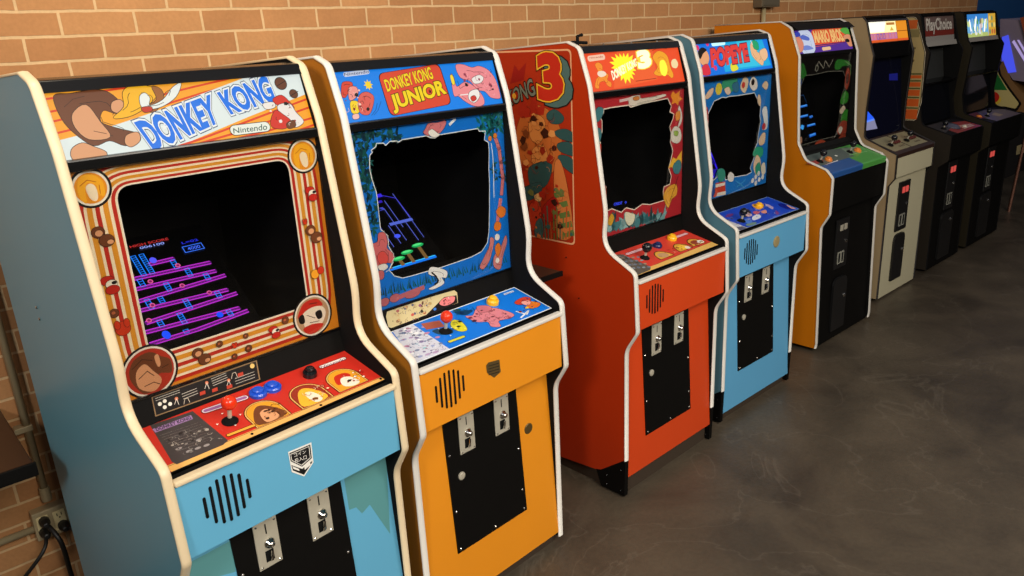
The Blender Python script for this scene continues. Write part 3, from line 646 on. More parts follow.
A.line(z6((835, 215), (858, 280), (868, 360), (880, 450), (872, 540)) , .016, INK); A.line(z6((835, 215), (858, 280), (868, 360), (880, 450), (872, 540)), .0135, (206, 118, 122)); A.line(z7((722, 0), (712, 60), (706, 120)), .015, (206, 118, 122))
for p in z6((845, 250), (858, 300), (866, 350), (874, 400), (880, 450)): A.line([p, (p[0] + 3, p[1] - .5)], .0012, INK)
for p in z6((805, 222), (835, 205)): A.disc(p, .009, INK, n=14); A.disc(p, .008, (222, 128, 50), n=14)
A.line(z6((812, 250), (822, 330), (826, 420), (828, 560)), .003, (232, 236, 236))
A.blob(z7((700, 55), (722, 30), (745, 42), (742, 72), (720, 84)), (228, 124, 44)); A.blob(z7((690, 130), (700, 105), (722, 112), (720, 140), (700, 148)), (228, 124, 44)); A.blob(z7((640, 280), (668, 220), (672, 180), (690, 190), (682, 240), (668, 290), (640, 330), (622, 320)), (208, 126, 122)); A.blob(z7((690, 270), (720, 230), (745, 170), (752, 200), (732, 270), (720, 330), (690, 320)), (208, 126, 122)); A.blob(z7((694, 230), (712, 205), (722, 235), (708, 272)), (228, 124, 44)); A.disc(z7((705, 178))[0], .011, (238, 232, 222), n=14); A.disc(z7((706, 290))[0], .009, (238, 232, 222), n=14)
A.blob(z7((100, 215), (130, 200), (135, 160), (165, 158), (178, 200), (176, 230), (205, 260), (200, 300), (165, 300), (150, 330), (128, 320), (110, 260)), (216, 110, 112)); A.blob(z7((130, 270), (155, 245), (180, 270), (176, 300), (145, 310)), (226, 84, 78)); A.blob(z7((132, 318), (165, 305), (180, 322), (150, 342)), (238, 232, 222)); A.blob(z7((132, 345), (158, 340), (160, 372), (136, 382)), (200, 104, 108)); A.line(z7((170, 345), (185, 335), (210, 275), (206, 255)), .0018, (240, 236, 226))
A.blob(z6((420, 188), (432, 165), (450, 135), (500, 130), (545, 118), (548, 140), (525, 180), (490, 200), (450, 205)), (214, 122, 126)); A.blob(z6((448, 185), (470, 168), (500, 190), (515, 200), (490, 214), (462, 208)), (240, 236, 226)); A.line(z6((572, 140), (602, 110)), .008, (236, 238, 238))
for k in range(60):
    t = k / 59; p = z7((140 + t * 610, 455 - t * 160 - (10 if k % 3 else 0)))[0]; u = A.uv(p); hgt = random.uniform(.012, .03); dx = random.uniform(-.012, .012)
    A.poly2([(u[0] - .003, u[1] - .01), (u[0] + .003, u[1] - .01), (u[0] + dx, u[1] + hgt)], random.choice([(16, 84, 78), (20, 96, 92), (14, 60, 66)]), lay=8 + k % 2)
A.lay = 10
for c, w in (((165, 490), .018), ((215, 470), .02), ((300, 450), .03)): A.disc(z7(c)[0], w, INK, r2=.013); A.disc(z7(c)[0], w - .001, (190, 104, 110), r2=.012)
A.line(z7((235, 466), (350, 420)), .014, (190, 104, 110))
A.blob(z7((375, 350), (388, 322), (440, 330), (466, 345), (460, 372), (440, 372), (450, 400), (400, 428), (378, 425), (420, 400), (418, 372), (385, 360)), (240, 238, 230)); A.line(z7((392, 348), (412, 366), (424, 388), (408, 405)), .005, INK)
L_ = [A.uv(p) for p in []]
A.line2(HB + [HB[0]], .0026, (232, 236, 232)); A.build('bezel_artwork', [o for o in bpy.data.objects if o.name.startswith('screen_bezel') and o.parent == FB.o][0])
glasspane(FB)
def scrB(A):
    X = lambda t: .173 + .27 * t
    S = lambda v: .30 * v
    A.line2([(X(.05), S(.02)), (X(.95), S(.02))], .010, (20, 120, 240)); A.line2([(X(.05), S(.035)), (X(.95), S(.035))], .003, (60, 200, 255))
    for x, h in ((.28, .13), (.46, .1), (.62, .15), (.82, .2)):
        A.line2([(X(x), S(.04)), (X(x), S(h))], .014, (120, 90, 50)); A.disc2((X(x), S(h + .02)), .024, (30, 170, 90), r2=.008); A.disc2((X(x), S(h + .028)), .018, (90, 230, 130), r2=.004)
    W2 = (70, 80, 200)
    for x, a, b in ((.98, .3, .97), (.88, .28, .57), (.8, .5, .9), (.72, .32, .8), (.5, .28, .78), (.62, .3, .56), (.3, .45, .78), (.2, .5, .9)): A.line2([(X(x), S(a)), (X(x), S(b))], .0028, (84, 96, 196))
    A.line2([(X(0), S(.8)), (X(.7), S(.8))], .012, (66, 72, 190)); A.line2([(X(.66), S(.57)), (X(.99), S(.57))], .011, (84, 104, 210)); A.line2([(X(.1), S(.985)), (X(.8), S(.985))], .014, (60, 40, 230)); A.line2([(X(.2), S(.88)), (X(.75), S(.9))], .010, (50, 30, 180)); A.line2([(X(.8), S(.985)), (X(.98), S(.9)), (X(.99), S(.6))], .0022, (70, 60, 220))
    for c, col in (((.38, .66), (40, 170, 110)), ((.42, .4), (40, 170, 90)), ((.64, .4), (70, 90, 250))): A.disc2((X(c[0]), S(c[1])), .012, col, r2=.008)
crt(FB, scrB)
A = pl_card(FB); z = Z(380, 285, 5.389)
A.poly(z((32, 170), (40, 132), (400, 28), (415, 40), (420, 96), (60, 232), (45, 226)), (206, 190, 142)); A.poly(z((235, 175), (300, 110), (345, 65), (412, 55), (418, 95)), INK)
A.blob(z((320, 100), (345, 70), (400, 62), (395, 92), (350, 112)), PNK)
for c, col in (((95, 140), (170, 90, 90)), ((140, 120), (190, 120, 60)), ((175, 160), (200, 90, 80)), ((240, 150), (180, 100, 60)), ((215, 110), (150, 90, 120)), ((270, 100), (180, 150, 90)), ((100, 190), (200, 160, 110)), ((295, 130), (60, 120, 200))): A.disc(z(c)[0], .006, col, n=9, r2=.0045)
doodle(A, z((45, 225), (40, 135), (290, 66), (230, 178)), 60, [(110, 60, 50), (150, 90, 60), (90, 90, 120), (60, 50, 40), (200, 170, 120)], .007, 3); doodle(A, z((325, 108), (345, 72), (400, 64), (395, 96)), 14, [(90, 30, 40), INK, (240, 190, 190)], .006, 4)
A.build('instruction_card', FB.o)
A = pl_cp(FB); bg(A, (226, 232, 236)); A.poly2([(.006, .006), (.572, .006), (.572, .170), (.006, .170)], (16, 116, 222))
A.poly(z((60, 240), (180, 215), (375, 345), (190, 420)), (206, 208, 222))
for k in range(24):
    c = (110 + (k % 5) * 42 + (k // 5) * 16, 262 - (k % 5) * 12 + (k // 5) * 34); A.disc(z(c)[0], random.uniform(.006, .012), random.choice([(176, 150, 190), (150, 160, 200), (120, 130, 160), (190, 130, 160), (140, 190, 200)]), n=7, r2=.005, lay=5)
A.lay = 6; doodle(A, z((190, 412), (70, 244), (175, 222), (362, 340)), 130, [(120, 110, 150), (90, 110, 150), (160, 110, 140), (90, 90, 110), (150, 180, 200), (236, 236, 240)], .009, 5)
A.poly(z((220, 210), (320, 192), (350, 225), (250, 242)), (170, 84, 66)); A.blob(z((395, 190), (440, 200), (470, 240), (440, 252), (400, 240), (380, 215)), (214, 206, 40)); A.blob(z((280, 250), (330, 235), (385, 240), (390, 262), (330, 270)), (22, 60, 84), None)
A.blob(z((460, 170), (500, 165), (520, 130), (580, 125), (640, 130), (720, 158), (700, 180), (640, 195), (650, 225), (600, 225), (580, 200), (520, 200)), (214, 128, 140)); A.blob(z((520, 120), (560, 112), (600, 122), (590, 142), (540, 150)), (196, 110, 122)); A.blob(z((400, 150), (450, 138), (500, 140), (460, 165)), (14, 60, 100), None)
A.blob(z((725, 95), (770, 68), (810, 72), (800, 100), (750, 108)), (202, 64, 40)); A.blob(z((790, 90), (860, 98), (850, 120), (800, 126)), (216, 110, 40)); A.blob(z((760, 95), (800, 85), (812, 100), (790, 112)), (232, 160, 150)); A.line(z((735, 145), (790, 160), (800, 140), (760, 178)), .006, (226, 230, 236))
A.pill(z((375, 308))[0], z((450, 280))[0], .009, (210, 206, 60), INK); A.pill(z((672, 52))[0], z((716, 36))[0], .009, (214, 222, 236)); A.text('Nintendo', z((668, 57), (666, 50), (720, 32), (722, 39)), (70, 80, 130), .01)
for c in ((316, 238), (330, 262), (380, 275), (385, 232)): A.disc(z(c)[0], .0035, (236, 236, 230), n=3)
doodle(A, z((500, 215), (470, 150), (640, 120), (700, 180)), 34, [(110, 40, 60), (150, 70, 90), (70, 24, 40)], .010, 6); doodle(A, z((740, 160), (725, 90), (830, 70), (860, 130)), 22, [INK, (120, 30, 20), (240, 200, 60), (16, 50, 120)], .009, 7); doodle(A, z((400, 165), (390, 140), (500, 120), (500, 150)), 22, [(10, 40, 80), (14, 70, 110), (20, 80, 60)], .009, 8); doodle(A, z((400, 250), (380, 195), (440, 190), (470, 245)), 14, [(40, 50, 20), (240, 230, 90)], .008, 9)
A.build('control_panel_overlay', FB.o)
joystick(FB, cpp(FB, z((352, 252))[0]), .050, redball, rb=.0185)
button(FB, cpp(FB, z((606, 100))[0]), yelbtn, .020, h=.016)
z = Z(430, 350, 2.746); A = pl_low(FB)
A.build('front_marks', FB.o) if A.mb.f else None
mb = MB(); y_ = lowline(.495); mb.lathe((.492, y_ + .001, .497), (0, -1, 0), [(.019, -.001), (.019, .0015), (.0165, .003), (.0005, .0036)], mat('aged_bronze', (120, 100, 60), rough=.4, metal=.7), n=24); mb.build('medallion', FB.o)
A = pl_fas(FB); A.poly(Z(430, 350, 2.746)((154, 42), (160, 34), (190, 26), (194, 60), (176, 76), (156, 62)), mat('aged_badge', (110, 92, 58), rough=.35, metal=.5))
for k in range(4): A.line(Z(430, 350, 2.746)((161, 44 + k * 8), (189, 36 + k * 8)), .0028, (32, 26, 18))
A.build('coin_badge', FB.o)
# ---------------------------------------------------------------- cabinet C: red
FC = nintendo_cab('red arcade cabinet with yellow starburst banner and large figure 3 on its side', (1.6397, .1189, .0288, -.0015, .0060),
                  mat('red_laminate', (184, 52, 14), rough=.38, spec=.4, noise=.05, nscale=3), mat('red_orange_paint', (204, 66, 20), rough=.42, noise=.03, nscale=8), WHITE, corner=True, lb=.085, tz=1.690)
A = pl_marq(FC); z = Z(570, 20, 6.4)
bg(A, (246, 84, 42)); A.poly(z((300, 180), (520, 150), (560, 380), (280, 440)), (250, 104, 52))
A.pill(z((124, 248))[0], z((212, 236))[0], .020, (252, 206, 176)); A.text('Nintendo', z((126, 248), (124, 238), (208, 228), (210, 240)), (186, 70, 40), .01)
c0 = Vector(A.uv(z((348, 300))[0])); st = []
for k in range(36):
    a = 2 * math.pi * k / 36; r = (.072 if k % 2 == 0 else .050) * (1 + .12 * math.sin(3 * a)); st.append((c0.x + r * math.cos(a) * 1.05, c0.y + r * math.sin(a) * .78))
A.poly2(st, (255, 222, 40), kind='bright')
A.text('DONKEY KONG', z((276, 384), (262, 330), (420, 246), (434, 288)), (236, 226, 190), .05, kind='bright')

A.text('3', z((450, 306), (434, 206), (492, 194), (514, 292)), (255, 246, 200), .07, kind='bright', outline=((.11, (250, 200, 60)),))
A.blob(z((160, 290), (180, 272), (205, 292), (210, 330), (244, 350), (238, 384), (262, 400), (262, 428), (240, 420), (220, 392), (188, 402), (184, 438), (160, 430), (168, 380), (188, 350)), (252, 150, 50), (190, 60, 30)); A.blob(z((180, 330), (215, 328), (232, 350), (200, 366), (176, 352)), (250, 226, 200), None)
A.blob(z((528, 240), (560, 200), (600, 210), (625, 240), (640, 300), (660, 350), (650, 372), (620, 350), (570, 358), (536, 340), (560, 300)), (252, 170, 44), (190, 60, 30)); A.blob(z((572, 270), (600, 258), (622, 310), (610, 358), (580, 340)), (255, 226, 60), None, kind='bright'); A.blob(z((648, 262), (672, 250), (690, 280), (680, 308), (652, 300)), (252, 226, 170), None)
A.line(z((420, 392), (550, 374)), .0025, (160, 50, 30)); A.line(z((520, 200), (560, 180), (620, 184)), .0012, (150, 40, 24))
A.build('marquee_artwork', FC.marq)
z = Z(590, 90, 3.84)
HC = hole_px(FC, z((46, 120), (40, 105), (52, 88), (52, 74), (78, 68), (148, 58), (156, 66), (200, 52), (298, 32), (312, 62), (306, 84), (322, 92), (318, 112), (306, 140), (312, 170), (308, 200), (318, 232), (312, 262), (302, 300), (312, 330), (306, 362), (284, 372), (280, 392), (284, 424), (230, 440), (200, 438), (170, 460), (138, 452), (120, 470), (84, 456), (66, 464), (58, 440), (62, 372), (44, 355), (40, 300), (38, 240), (42, 210), (36, 190), (46, 160)), .256)
bezel(FC, HC, BLACKM); A = bezel_art(FC, HC, base=(184, 44, 52)); A.lay = 1
TE = (72, 132, 140); DG = (28, 70, 76)
A.line2(HC + [HC[0]], .004, (236, 226, 206))
A.blob(z((150, 56), (152, 28), (190, 20), (196, 32), (240, 26), (285, 16), (288, 24), (240, 40), (200, 50), (165, 60)), (226, 216, 200)); A.blob(z((165, 30), (185, 24), (188, 36), (170, 40)), (210, 130, 60)); A.line(z((115, 42), (150, 34)), .010, (226, 200, 196))
A.blob(z((18, 90), (30, 66), (50, 72), (46, 100), (30, 122), (20, 112)), TE); A.blob(z((20, 160), (34, 145), (44, 165), (36, 200), (26, 190)), TE); A.blob(z((30, 215), (42, 208), (40, 245), (32, 240)), (206, 66, 50)); A.blob(z((44, 375), (60, 368), (62, 425), (46, 440)), (150, 60, 40))
A.poly(z((308, 22), (318, 4), (328, 16), (344, 2), (342, 24), (356, 34), (340, 44), (338, 60), (326, 48), (312, 56), (316, 38)), (240, 150, 50)); A.blob(z((342, 60), (352, 90), (350, 125), (332, 150), (345, 110), (338, 80)), (230, 222, 214)); A.blob(z((310, 165), (325, 140), (345, 150), (350, 185), (335, 205), (312, 195)), (226, 220, 206)); A.blob(z((322, 158), (338, 160), (334, 176), (322, 172)), (150, 180, 80)); A.blob(z((328, 90), (344, 80), (345, 108), (330, 118)), (230, 150, 60))
A.poly(z((300, 300), (318, 258), (330, 266), (352, 232), (350, 300), (330, 310), (312, 296)), (240, 190, 60)); A.blob(z((318, 290), (340, 268), (350, 290), (340, 320), (322, 318)), TE); A.blob(z((282, 400), (300, 372), (330, 362), (332, 400), (312, 420), (300, 452), (286, 430)), (232, 170, 60)); A.line(z((306, 425), (338, 330)), .003, INK)
random.seed(9)
for k in range(46):
    t = k / 45; p = z((62 + t * 220 , 545 - t * 48))[0]; u = A.uv(p); a = random.uniform(.3, 2.3); l = random.uniform(.045, .085) * (1 - .25 * t); w = random.uniform(.006, .012); d = Vector((math.cos(a), math.sin(a))); nn = Vector((-d.y, d.x)) * w; c = Vector(u); col = random.choice([TE, DG, (50, 104, 112), (190, 66, 52), (120, 168, 170), (150, 190, 190), DG])
    A.poly2([tuple(c - nn), tuple(c + d * l * .6 - nn), tuple(c + d * l), tuple(c + d * l * .6 + nn), tuple(c + nn)], col, lay=12 + k % 4)
A.lay = 17
A.blob(z((135, 500), (135, 470), (155, 472), (172, 480), (165, 510), (148, 520)), (232, 230, 200)); A.blob(z((68, 510), (80, 475), (92, 490), (80, 520)), (222, 170, 50)); A.blob(z((170, 520), (180, 490), (192, 500), (184, 530)), TE)
A.build('bezel_artwork', [o for o in bpy.data.objects if o.name.startswith('screen_bezel') and o.parent == FC.o][0]); glasspane(FC)
def scrC(A):
    A.text('CREDIT', z((92, 444), (92, 434), (124, 428), (124, 438)), (60, 80, 255), .02); A.text('0', z((134, 436), (134, 428), (140, 427), (140, 435)), (60, 80, 255), .02)
crt(FC, scrC)
A = pl_cp(FC); z = Z(600, 225, 7.877)
bg(A, (206, 60, 48)); A.poly(z((250, 380), (290, 412), (960, 150), (900, 122), (440, 312)), (222, 178, 96)); A.line(z((430, 316), (898, 124)), .0015, (90, 40, 24))
A.poly(z((120, 235), (180, 232), (400, 330), (395, 355), (280, 402), (255, 380)), (92, 84, 76))
for k in range(16): A.disc(z((180 + (k % 4) * 40 + (k // 4) * 28, 262 + (k // 4) * 26 - (k % 4) * 3))[0], .008, random.choice([(140, 150, 160), (150, 130, 110), (110, 120, 140)]), n=7, r2=.006, lay=6)
A.lay = 7
for a, b in (((215, 230), (330, 190)), ((605, 95), (680, 68))): A.pill(z(a)[0], z(b)[0], .014, (226, 176, 186), INK)
for c, f1 in (((500, 240), (190, 150, 110)), ((650, 180), (244, 196, 60)), ((755, 140), (150, 70, 50))):
    u = A.uv(z(c)[0]); q = [(u[0] + .045 * math.cos(t), u[1] - .02 + .058 * math.sin(t)) for t in [math.pi * k / 12 for k in range(13)]]; A.poly2(q, INK); q = [(u[0] + .041 * math.cos(t), u[1] - .018 + .052 * math.sin(t)) for t in [math.pi * k / 12 for k in range(13)]]; A.poly2(q, (214, 160, 60)); A.disc2((u[0], u[1] + .002), .026, f1, r2=.018)
A.disc(z((790, 132))[0], .018, (236, 230, 226), r2=.014); A.disc(z((800, 130))[0], .006, INK); A.disc(z((690, 178))[0], .014, (238, 224, 214), r2=.011)
A.poly(z((380, 160), (450, 140), (480, 150), (440, 185)), (60, 80, 110))
doodle(A, z((250, 370), (150, 245), (200, 240), (390, 345)), 60, [(150, 150, 150), (60, 50, 50), (120, 100, 80), (90, 110, 140)], .007, 11); doodle(A, z((450, 270), (430, 220), (780, 120), (850, 150)), 50, [INK, (90, 40, 20), (240, 220, 170), (150, 50, 30)], .008, 12)
A.build('control_panel_overlay', FC.o)
joystick(FC, cpp(FC, z((352, 262))[0]), .044, blackbtn, rb=.019); button(FC, cpp(FC, z((452, 172))[0]), mat('dark_blue_button', (24, 40, 90), rough=.25), .018, h=.012); button(FC, cpp(FC, z((565, 115))[0]), yelbtn, .020, h=.014)
# side artwork of the red cabinet
A = Art(FC, (0, 0, 0), (0, -1, 0), (0, 0, 1), 'matte', base=.0004)
z = Z(500, 40, 2.743); z2_ = Z(420, 30, 6.4)
q = [A.uv(p) for p in z((30, 48), (185, 26), (205, 562), (60, 556))]
vt = max(b for a, b in q); 
x1 = q[2][0]; x0 = x1 - .46; zt = q[1][1] - .0; zb = q[2][1] + .0
def frm(g, r): return rrect(x0 + g, zb + g, x1 - g, zt - g, r)
A.poly2(frm(-.002, .02), (232, 176, 130)); A.poly2(frm(.004, .018), (172, 46, 14)); A.rect = (x0, zb, x1, zt)
A.blob(z((45, 250), (70, 190), (110, 180), (150, 210), (170, 270), (160, 340), (130, 370), (80, 360), (50, 330)), (190, 104, 44)); A.poly(z((48, 200), (60, 150), (80, 185), (95, 140), (105, 185), (125, 175), (120, 205), (60, 215)), (170, 40, 20)); A.poly(z((28, 120), (40, 68), (52, 85), (72, 62), (66, 110)), (150, 24, 18))
A.blob(z((80, 225), (100, 205), (122, 220), (122, 260), (104, 285), (84, 268)), (214, 140, 70)); A.blob(z((90, 300), (120, 290), (132, 330), (110, 352), (90, 340)), (214, 140, 70))
for l in (((128, 205), (150, 190), (175, 210), (168, 228), (140, 228)), ((150, 252), (180, 244), (208, 262), (205, 280), (165, 270)), ((158, 285), (190, 280), (210, 308), (200, 318), (165, 305)), ((160, 318), (190, 320), (215, 350), (208, 370), (172, 345)), ((80, 350), (140, 335), (130, 395), (90, 410)), ((60, 410), (110, 390), (112, 420), (75, 440))): A.blob(z(*l), (44, 84, 84))
A.blob(z((150, 345), (165, 330), (185, 400), (200, 530), (160, 540), (150, 440)), (206, 120, 60)); 
for k, c in enumerate(((158, 420), (166, 448), (172, 476), (178, 504), (184, 528))): A.poly(z((c[0] - 10, c[1]), (c[0] + 18, c[1] - 8), (c[0] + 22, c[1] + 8), (c[0] - 6, c[1] + 14)), (96, 120, 60))
A.blob(z((118, 460), (150, 430), (165, 470), (140, 500), (122, 490)), (170, 30, 22)); A.blob(z((95, 428), (108, 420), (115, 436), (102, 446)), (236, 190, 120)); A.blob(z((80, 460), (100, 440), (115, 470), (105, 510), (85, 520)), (200, 60, 30)); A.blob(z((100, 500), (115, 490), (120, 530), (106, 545), (96, 530)), (60, 100, 100))
for k in range(10): A.line(z((118 + k * 8, 545), (112 + k * 9, 500 - (k % 3) * 22)), .006, random.choice([(70, 104, 84), (96, 120, 60), (190, 90, 40)]), lay=40 + k % 2)
A.lay = 42; A.rect = (x0, zb, x1 + .05, zt + .02)
A.text('KONG', z2_((560, 492), (560, 400), (716, 310), (744, 412)), (120, 132, 118), .02, outline=((.07, INK),)); A.disc(z2_((605, 422))[0], .012, (226, 170, 50), n=5)
q3 = z2_((778, 440), (762, 168), (880, 152), (912, 430)); sh = [(a + 8, b + 5) for a, b in q3]
A.text('3', sh, (78, 112, 108), .07, outline=((.09, INK),)); A.text('3', q3, (196, 44, 24), .05, outline=((.085, INK), (.072, (240, 190, 50))))
A.rect = (x0, zb, x1, zt); z = Z(500, 40, 2.743); doodle(A, z((60, 360), (60, 190), (150, 200), (160, 360)), 60, [(60, 24, 10), (120, 60, 24), (220, 150, 80), (150, 40, 16)], .026, 25); doodle(A, z((80, 540), (80, 400), (180, 400), (200, 540)), 70, [(50, 24, 14), (60, 100, 90), (170, 40, 20), (110, 120, 60), (206, 120, 60)], .022, 26)
A.build('side_artwork', FC.o)
for q in ((.36, .93), (.30, .78)): mb = MB(); bolt(mb, (-.0005, q[0], q[1]), .003, BLACKG, ax=(-1, 0, 0)); mb.build('side_bolt', FC.o)
for xx in (.16, .32, .48): mb = MB(); bolt(mb, (xx, .305, 1.6905), .0045, CHROME, ax=(0, -.3, 1)); mb.build('top_screw', FC.o)
mb = MB(); mb.tube([(.13, .40, 1.685), (.13, .40, 1.722), (.155, .40, 1.726)], .006, BLACKM); mb.tube([(.10, .40, 1.702), (.18, .40, 1.698)], .006, BLACKM); mb.build('top_bracket', FC.o)
# ---------------------------------------------------------------- cabinet D: blue
FD = nintendo_cab('sky blue arcade cabinet with pink-red banner letters on glowing blue, right of the red cabinet', (2.389, .181, .0030, -.0002, -.0028),
                  mat('slate_blue_laminate', (92, 140, 158), rough=.35, spec=.4, noise=.04, nscale=3), mat('sky_blue_paint', (92, 164, 208), rough=.42, noise=.02, nscale=8), WHITE, corner=True)
A = pl_marq(FD); z = Z(680, 20, 2.88)
bg(A, (20, 120, 235)); A.poly(z((110, 55), (230, 40), (262, 130), (130, 150)), (30, 178, 236)); A.poly(z((160, 48), (215, 42), (235, 130), (170, 138)), (60, 206, 240))
A.pill(z((94, 69))[0], z((126, 65))[0], .020, (190, 240, 250), kind='bright')
A.blob(z((52, 92), (64, 82), (78, 92), (84, 112), (76, 132), (60, 125)), (240, 170, 120)); A.blob(z((52, 95), (62, 80), (76, 86), (66, 96), (58, 112)), INK); A.blob(z((64, 135), (80, 128), (88, 155), (66, 158)), (226, 50, 70))
for c in ((78, 68), (102, 138), (92, 128), (50, 80)): A.disc(z(c)[0], .011, (232, 50, 110), n=12)
A.blob(z((145, 130), (155, 122), (168, 140), (150, 148)), (240, 230, 60))
A.text('POPEYE', z((92, 134), (88, 86), (190, 70), (198, 116)), (236, 66, 60), .06, outline=((.10, (110, 20, 60)),))
A.blob(z((202, 70), (214, 62), (222, 92), (240, 100), (238, 130), (222, 120), (206, 100)), (246, 190, 140)); A.blob(z((228, 92), (245, 82), (252, 104), (240, 118)), (246, 196, 150)); A.blob(z((208, 60), (222, 64), (226, 84), (212, 82)), (40, 170, 110)); A.line(z((200, 55), (208, 70)), .004, (236, 240, 240))
A.build('marquee_artwork', FD.marq)
z = Z(700, 70, 4.114)
HD = hole_px(FD, z((32, 182), (48, 150), (58, 128), (92, 112), (106, 114), (120, 108), (150, 106), (224, 94), (236, 120), (238, 136), (250, 140), (246, 190), (250, 210), (240, 262), (236, 300), (222, 330), (222, 360), (206, 402), (212, 420), (190, 432), (140, 440), (128, 446), (104, 452), (100, 415), (72, 410), (70, 440), (46, 462), (40, 430), (36, 360), (28, 330), (32, 270), (26, 250), (34, 215)), .256)
bezel(FD, HD, BLACKM); A = bezel_art(FD, HD, base=(28, 122, 206)); A.lay = 1
A.line2(HD + [HD[0]], .004, (232, 232, 226))
A.disc(z((77, 78))[0], .026, (226, 206, 70), n=9); A.blob(z((20, 110), (40, 80), (56, 75), (50, 100), (30, 120)), (234, 200, 170)); A.blob(z((88, 60), (110, 35), (150, 32), (150, 60), (130, 90), (110, 96)), (60, 160, 120)); A.blob(z((100, 80), (118, 70), (126, 92), (112, 102)), (238, 210, 186)); A.blob(z((132, 60), (155, 50), (158, 85), (140, 90)), (60, 120, 150)); A.blob(z((165, 70), (180, 30), (198, 40), (195, 70), (182, 95)), (238, 214, 180)); A.disc(z((178, 62))[0], .014, (206, 60, 50)); A.blob(z((203, 60), (215, 28), (232, 40), (235, 72), (218, 85)), (240, 232, 222)); A.disc(z((217, 50))[0], .014, INK); A.blob(z((255, 65), (270, 45), (280, 60), (272, 82)), (238, 206, 170))
for c in ((24, 180), (25, 210), (28, 260)): A.disc(z(c)[0], .015, (196, 54, 50), r2=.03)
A.blob(z((236, 120), (240, 100), (248, 110), (250, 140), (242, 146)), (238, 206, 170)); A.blob(z((255, 165), (272, 150), (278, 200), (274, 240), (255, 245), (262, 215)), (232, 236, 238)); A.disc(z((262, 232))[0], .016, (200, 60, 60)); A.blob(z((240, 290), (256, 260), (268, 262), (264, 300), (246, 310)), (238, 206, 170)); A.blob(z((216, 350), (230, 318), (256, 320), (258, 345), (244, 360)), (50, 170, 130)); A.blob(z((220, 380), (232, 350), (246, 365), (248, 400), (232, 430), (220, 410)), (238, 206, 170)); A.blob(z((226, 400), (244, 380), (246, 420), (232, 432)), (50, 160, 130)); A.blob(z((250, 395), (264, 380), (268, 420), (254, 430)), (236, 224, 200))
for c in ((215, 455), (228, 440), (240, 425), (228, 465), (242, 450), (256, 440)): A.disc(z(c)[0], .012, (232, 230, 222))
A.blob(z((72, 440), (70, 412), (90, 405), (102, 420), (98, 450), (80, 460)), (60, 150, 130)); A.poly(z((62, 465), (102, 458), (104, 510), (66, 520)), (206, 66, 44)); A.poly(z((62, 470), (102, 462), (102, 474), (62, 484)), (236, 226, 210)); A.poly(z((66, 506), (104, 498), (104, 512), (66, 520)), (236, 226, 210)); A.blob(z((112, 440), (122, 420), (138, 432), (134, 456), (118, 458)), (238, 234, 226)); A.line(z((145, 455), (165, 470), (185, 450)), .006, (70, 160, 220)); A.line(z((150, 480), (165, 470), (180, 485)), .006, (70, 160, 220)); A.disc(z((60, 505))[0], .02, (226, 90, 60)); A.blob(z((40, 500), (52, 480), (60, 500), (50, 520)), (40, 80, 160))
A.build('bezel_artwork', [o for o in bpy.data.objects if o.name.startswith('screen_bezel') and o.parent == FD.o][0]); glasspane(FD)
def scrD(A):
    X = lambda t: .173 + .27 * t
    S = lambda v: .30 * v
    B1 = (50, 30, 230)
    for l in (((0, .05), (.9, .05)), ((.0, .2), (.75, .2), (.75, .42)), ((.0, .42), (.95, .42)), ((.3, .6), (.9, .6)), ((.9, .05), (.95, .42), (.9, .9))): A.line2([(X(a), S(b)) for a, b in l], .012, B1)
    A.line2([(X(.1), S(.12)), (X(.9), S(.12))], .03, (30, 20, 150)); A.line2([(X(.1), S(.3)), (X(.9), S(.3))], .03, (24, 16, 120))
crt(FD, scrD, a=(.39, 1.04), b=(.51, 1.24))
A = pl_cp(FD); z = Z(710, 190, 10.24)
bg(A, (26, 70, 196)); A.line2([(.004, .172), (.572, .172), (.572, .004), (.004, .004)], .004, (120, 150, 200)); A.poly(z((95, 270), (140, 295), (420, 400), (290, 470)), (196, 198, 208)); A.blob(z((270, 390), (320, 375), (380, 395), (340, 420)), (90, 90, 110), None)
for pts, col in ((((430, 150), (480, 140), (540, 140), (550, 175), (500, 200), (450, 180)), (222, 160, 50)), (((300, 230), (330, 200), (390, 200), (420, 240), (360, 280), (310, 270)), (44, 40, 50)), (((360, 250), (410, 240), (430, 262), (390, 275)), (222, 180, 170)), (((440, 270), (500, 250), (520, 280), (460, 310), (430, 300)), (220, 226, 238)), (((520, 220), (570, 205), (580, 235), (540, 240)), (226, 150, 130)), (((440, 225), (490, 215), (510, 235), (460, 250)), (196, 90, 110)), (((700, 140), (780, 150), (860, 190), (800, 200), (720, 170)), (16, 30, 140)), (((780, 155), (840, 175), (880, 195), (830, 190)), (226, 170, 160)), (((560, 140), (640, 170), (640, 200), (590, 170)), (180, 160, 200)), (((640, 280), (700, 260), (750, 260), (680, 300)), (90, 120, 210)), (((180, 250), (240, 245), (220, 270), (160, 280)), (110, 50, 130)), (((370, 350), (460, 330), (470, 350), (390, 370)), (110, 140, 130)), (((350, 310), (400, 290), (430, 330), (380, 345)), (70, 120, 210)), (((670, 210), (710, 240), (680, 255)), (120, 60, 140))): A.blob(z(*pts), col, None)
doodle(A, z((330, 340), (290, 220), (560, 140), (700, 250)), 60, [(16, 30, 120), (230, 200, 190), (20, 20, 40), (120, 150, 220)], .008, 13); doodle(A, z((290, 440), (130, 290), (200, 280), (400, 395)), 40, [(110, 110, 130), (140, 140, 150), (80, 80, 100)], .008, 14)
A.build('control_panel_overlay', FD.o)
joystick(FD, cpp(FD, z((320, 320))[0]), .045, blackbtn, rb=.017); button(FD, cpp(FD, z((500, 170))[0]), yelbtn, .018, h=.012)
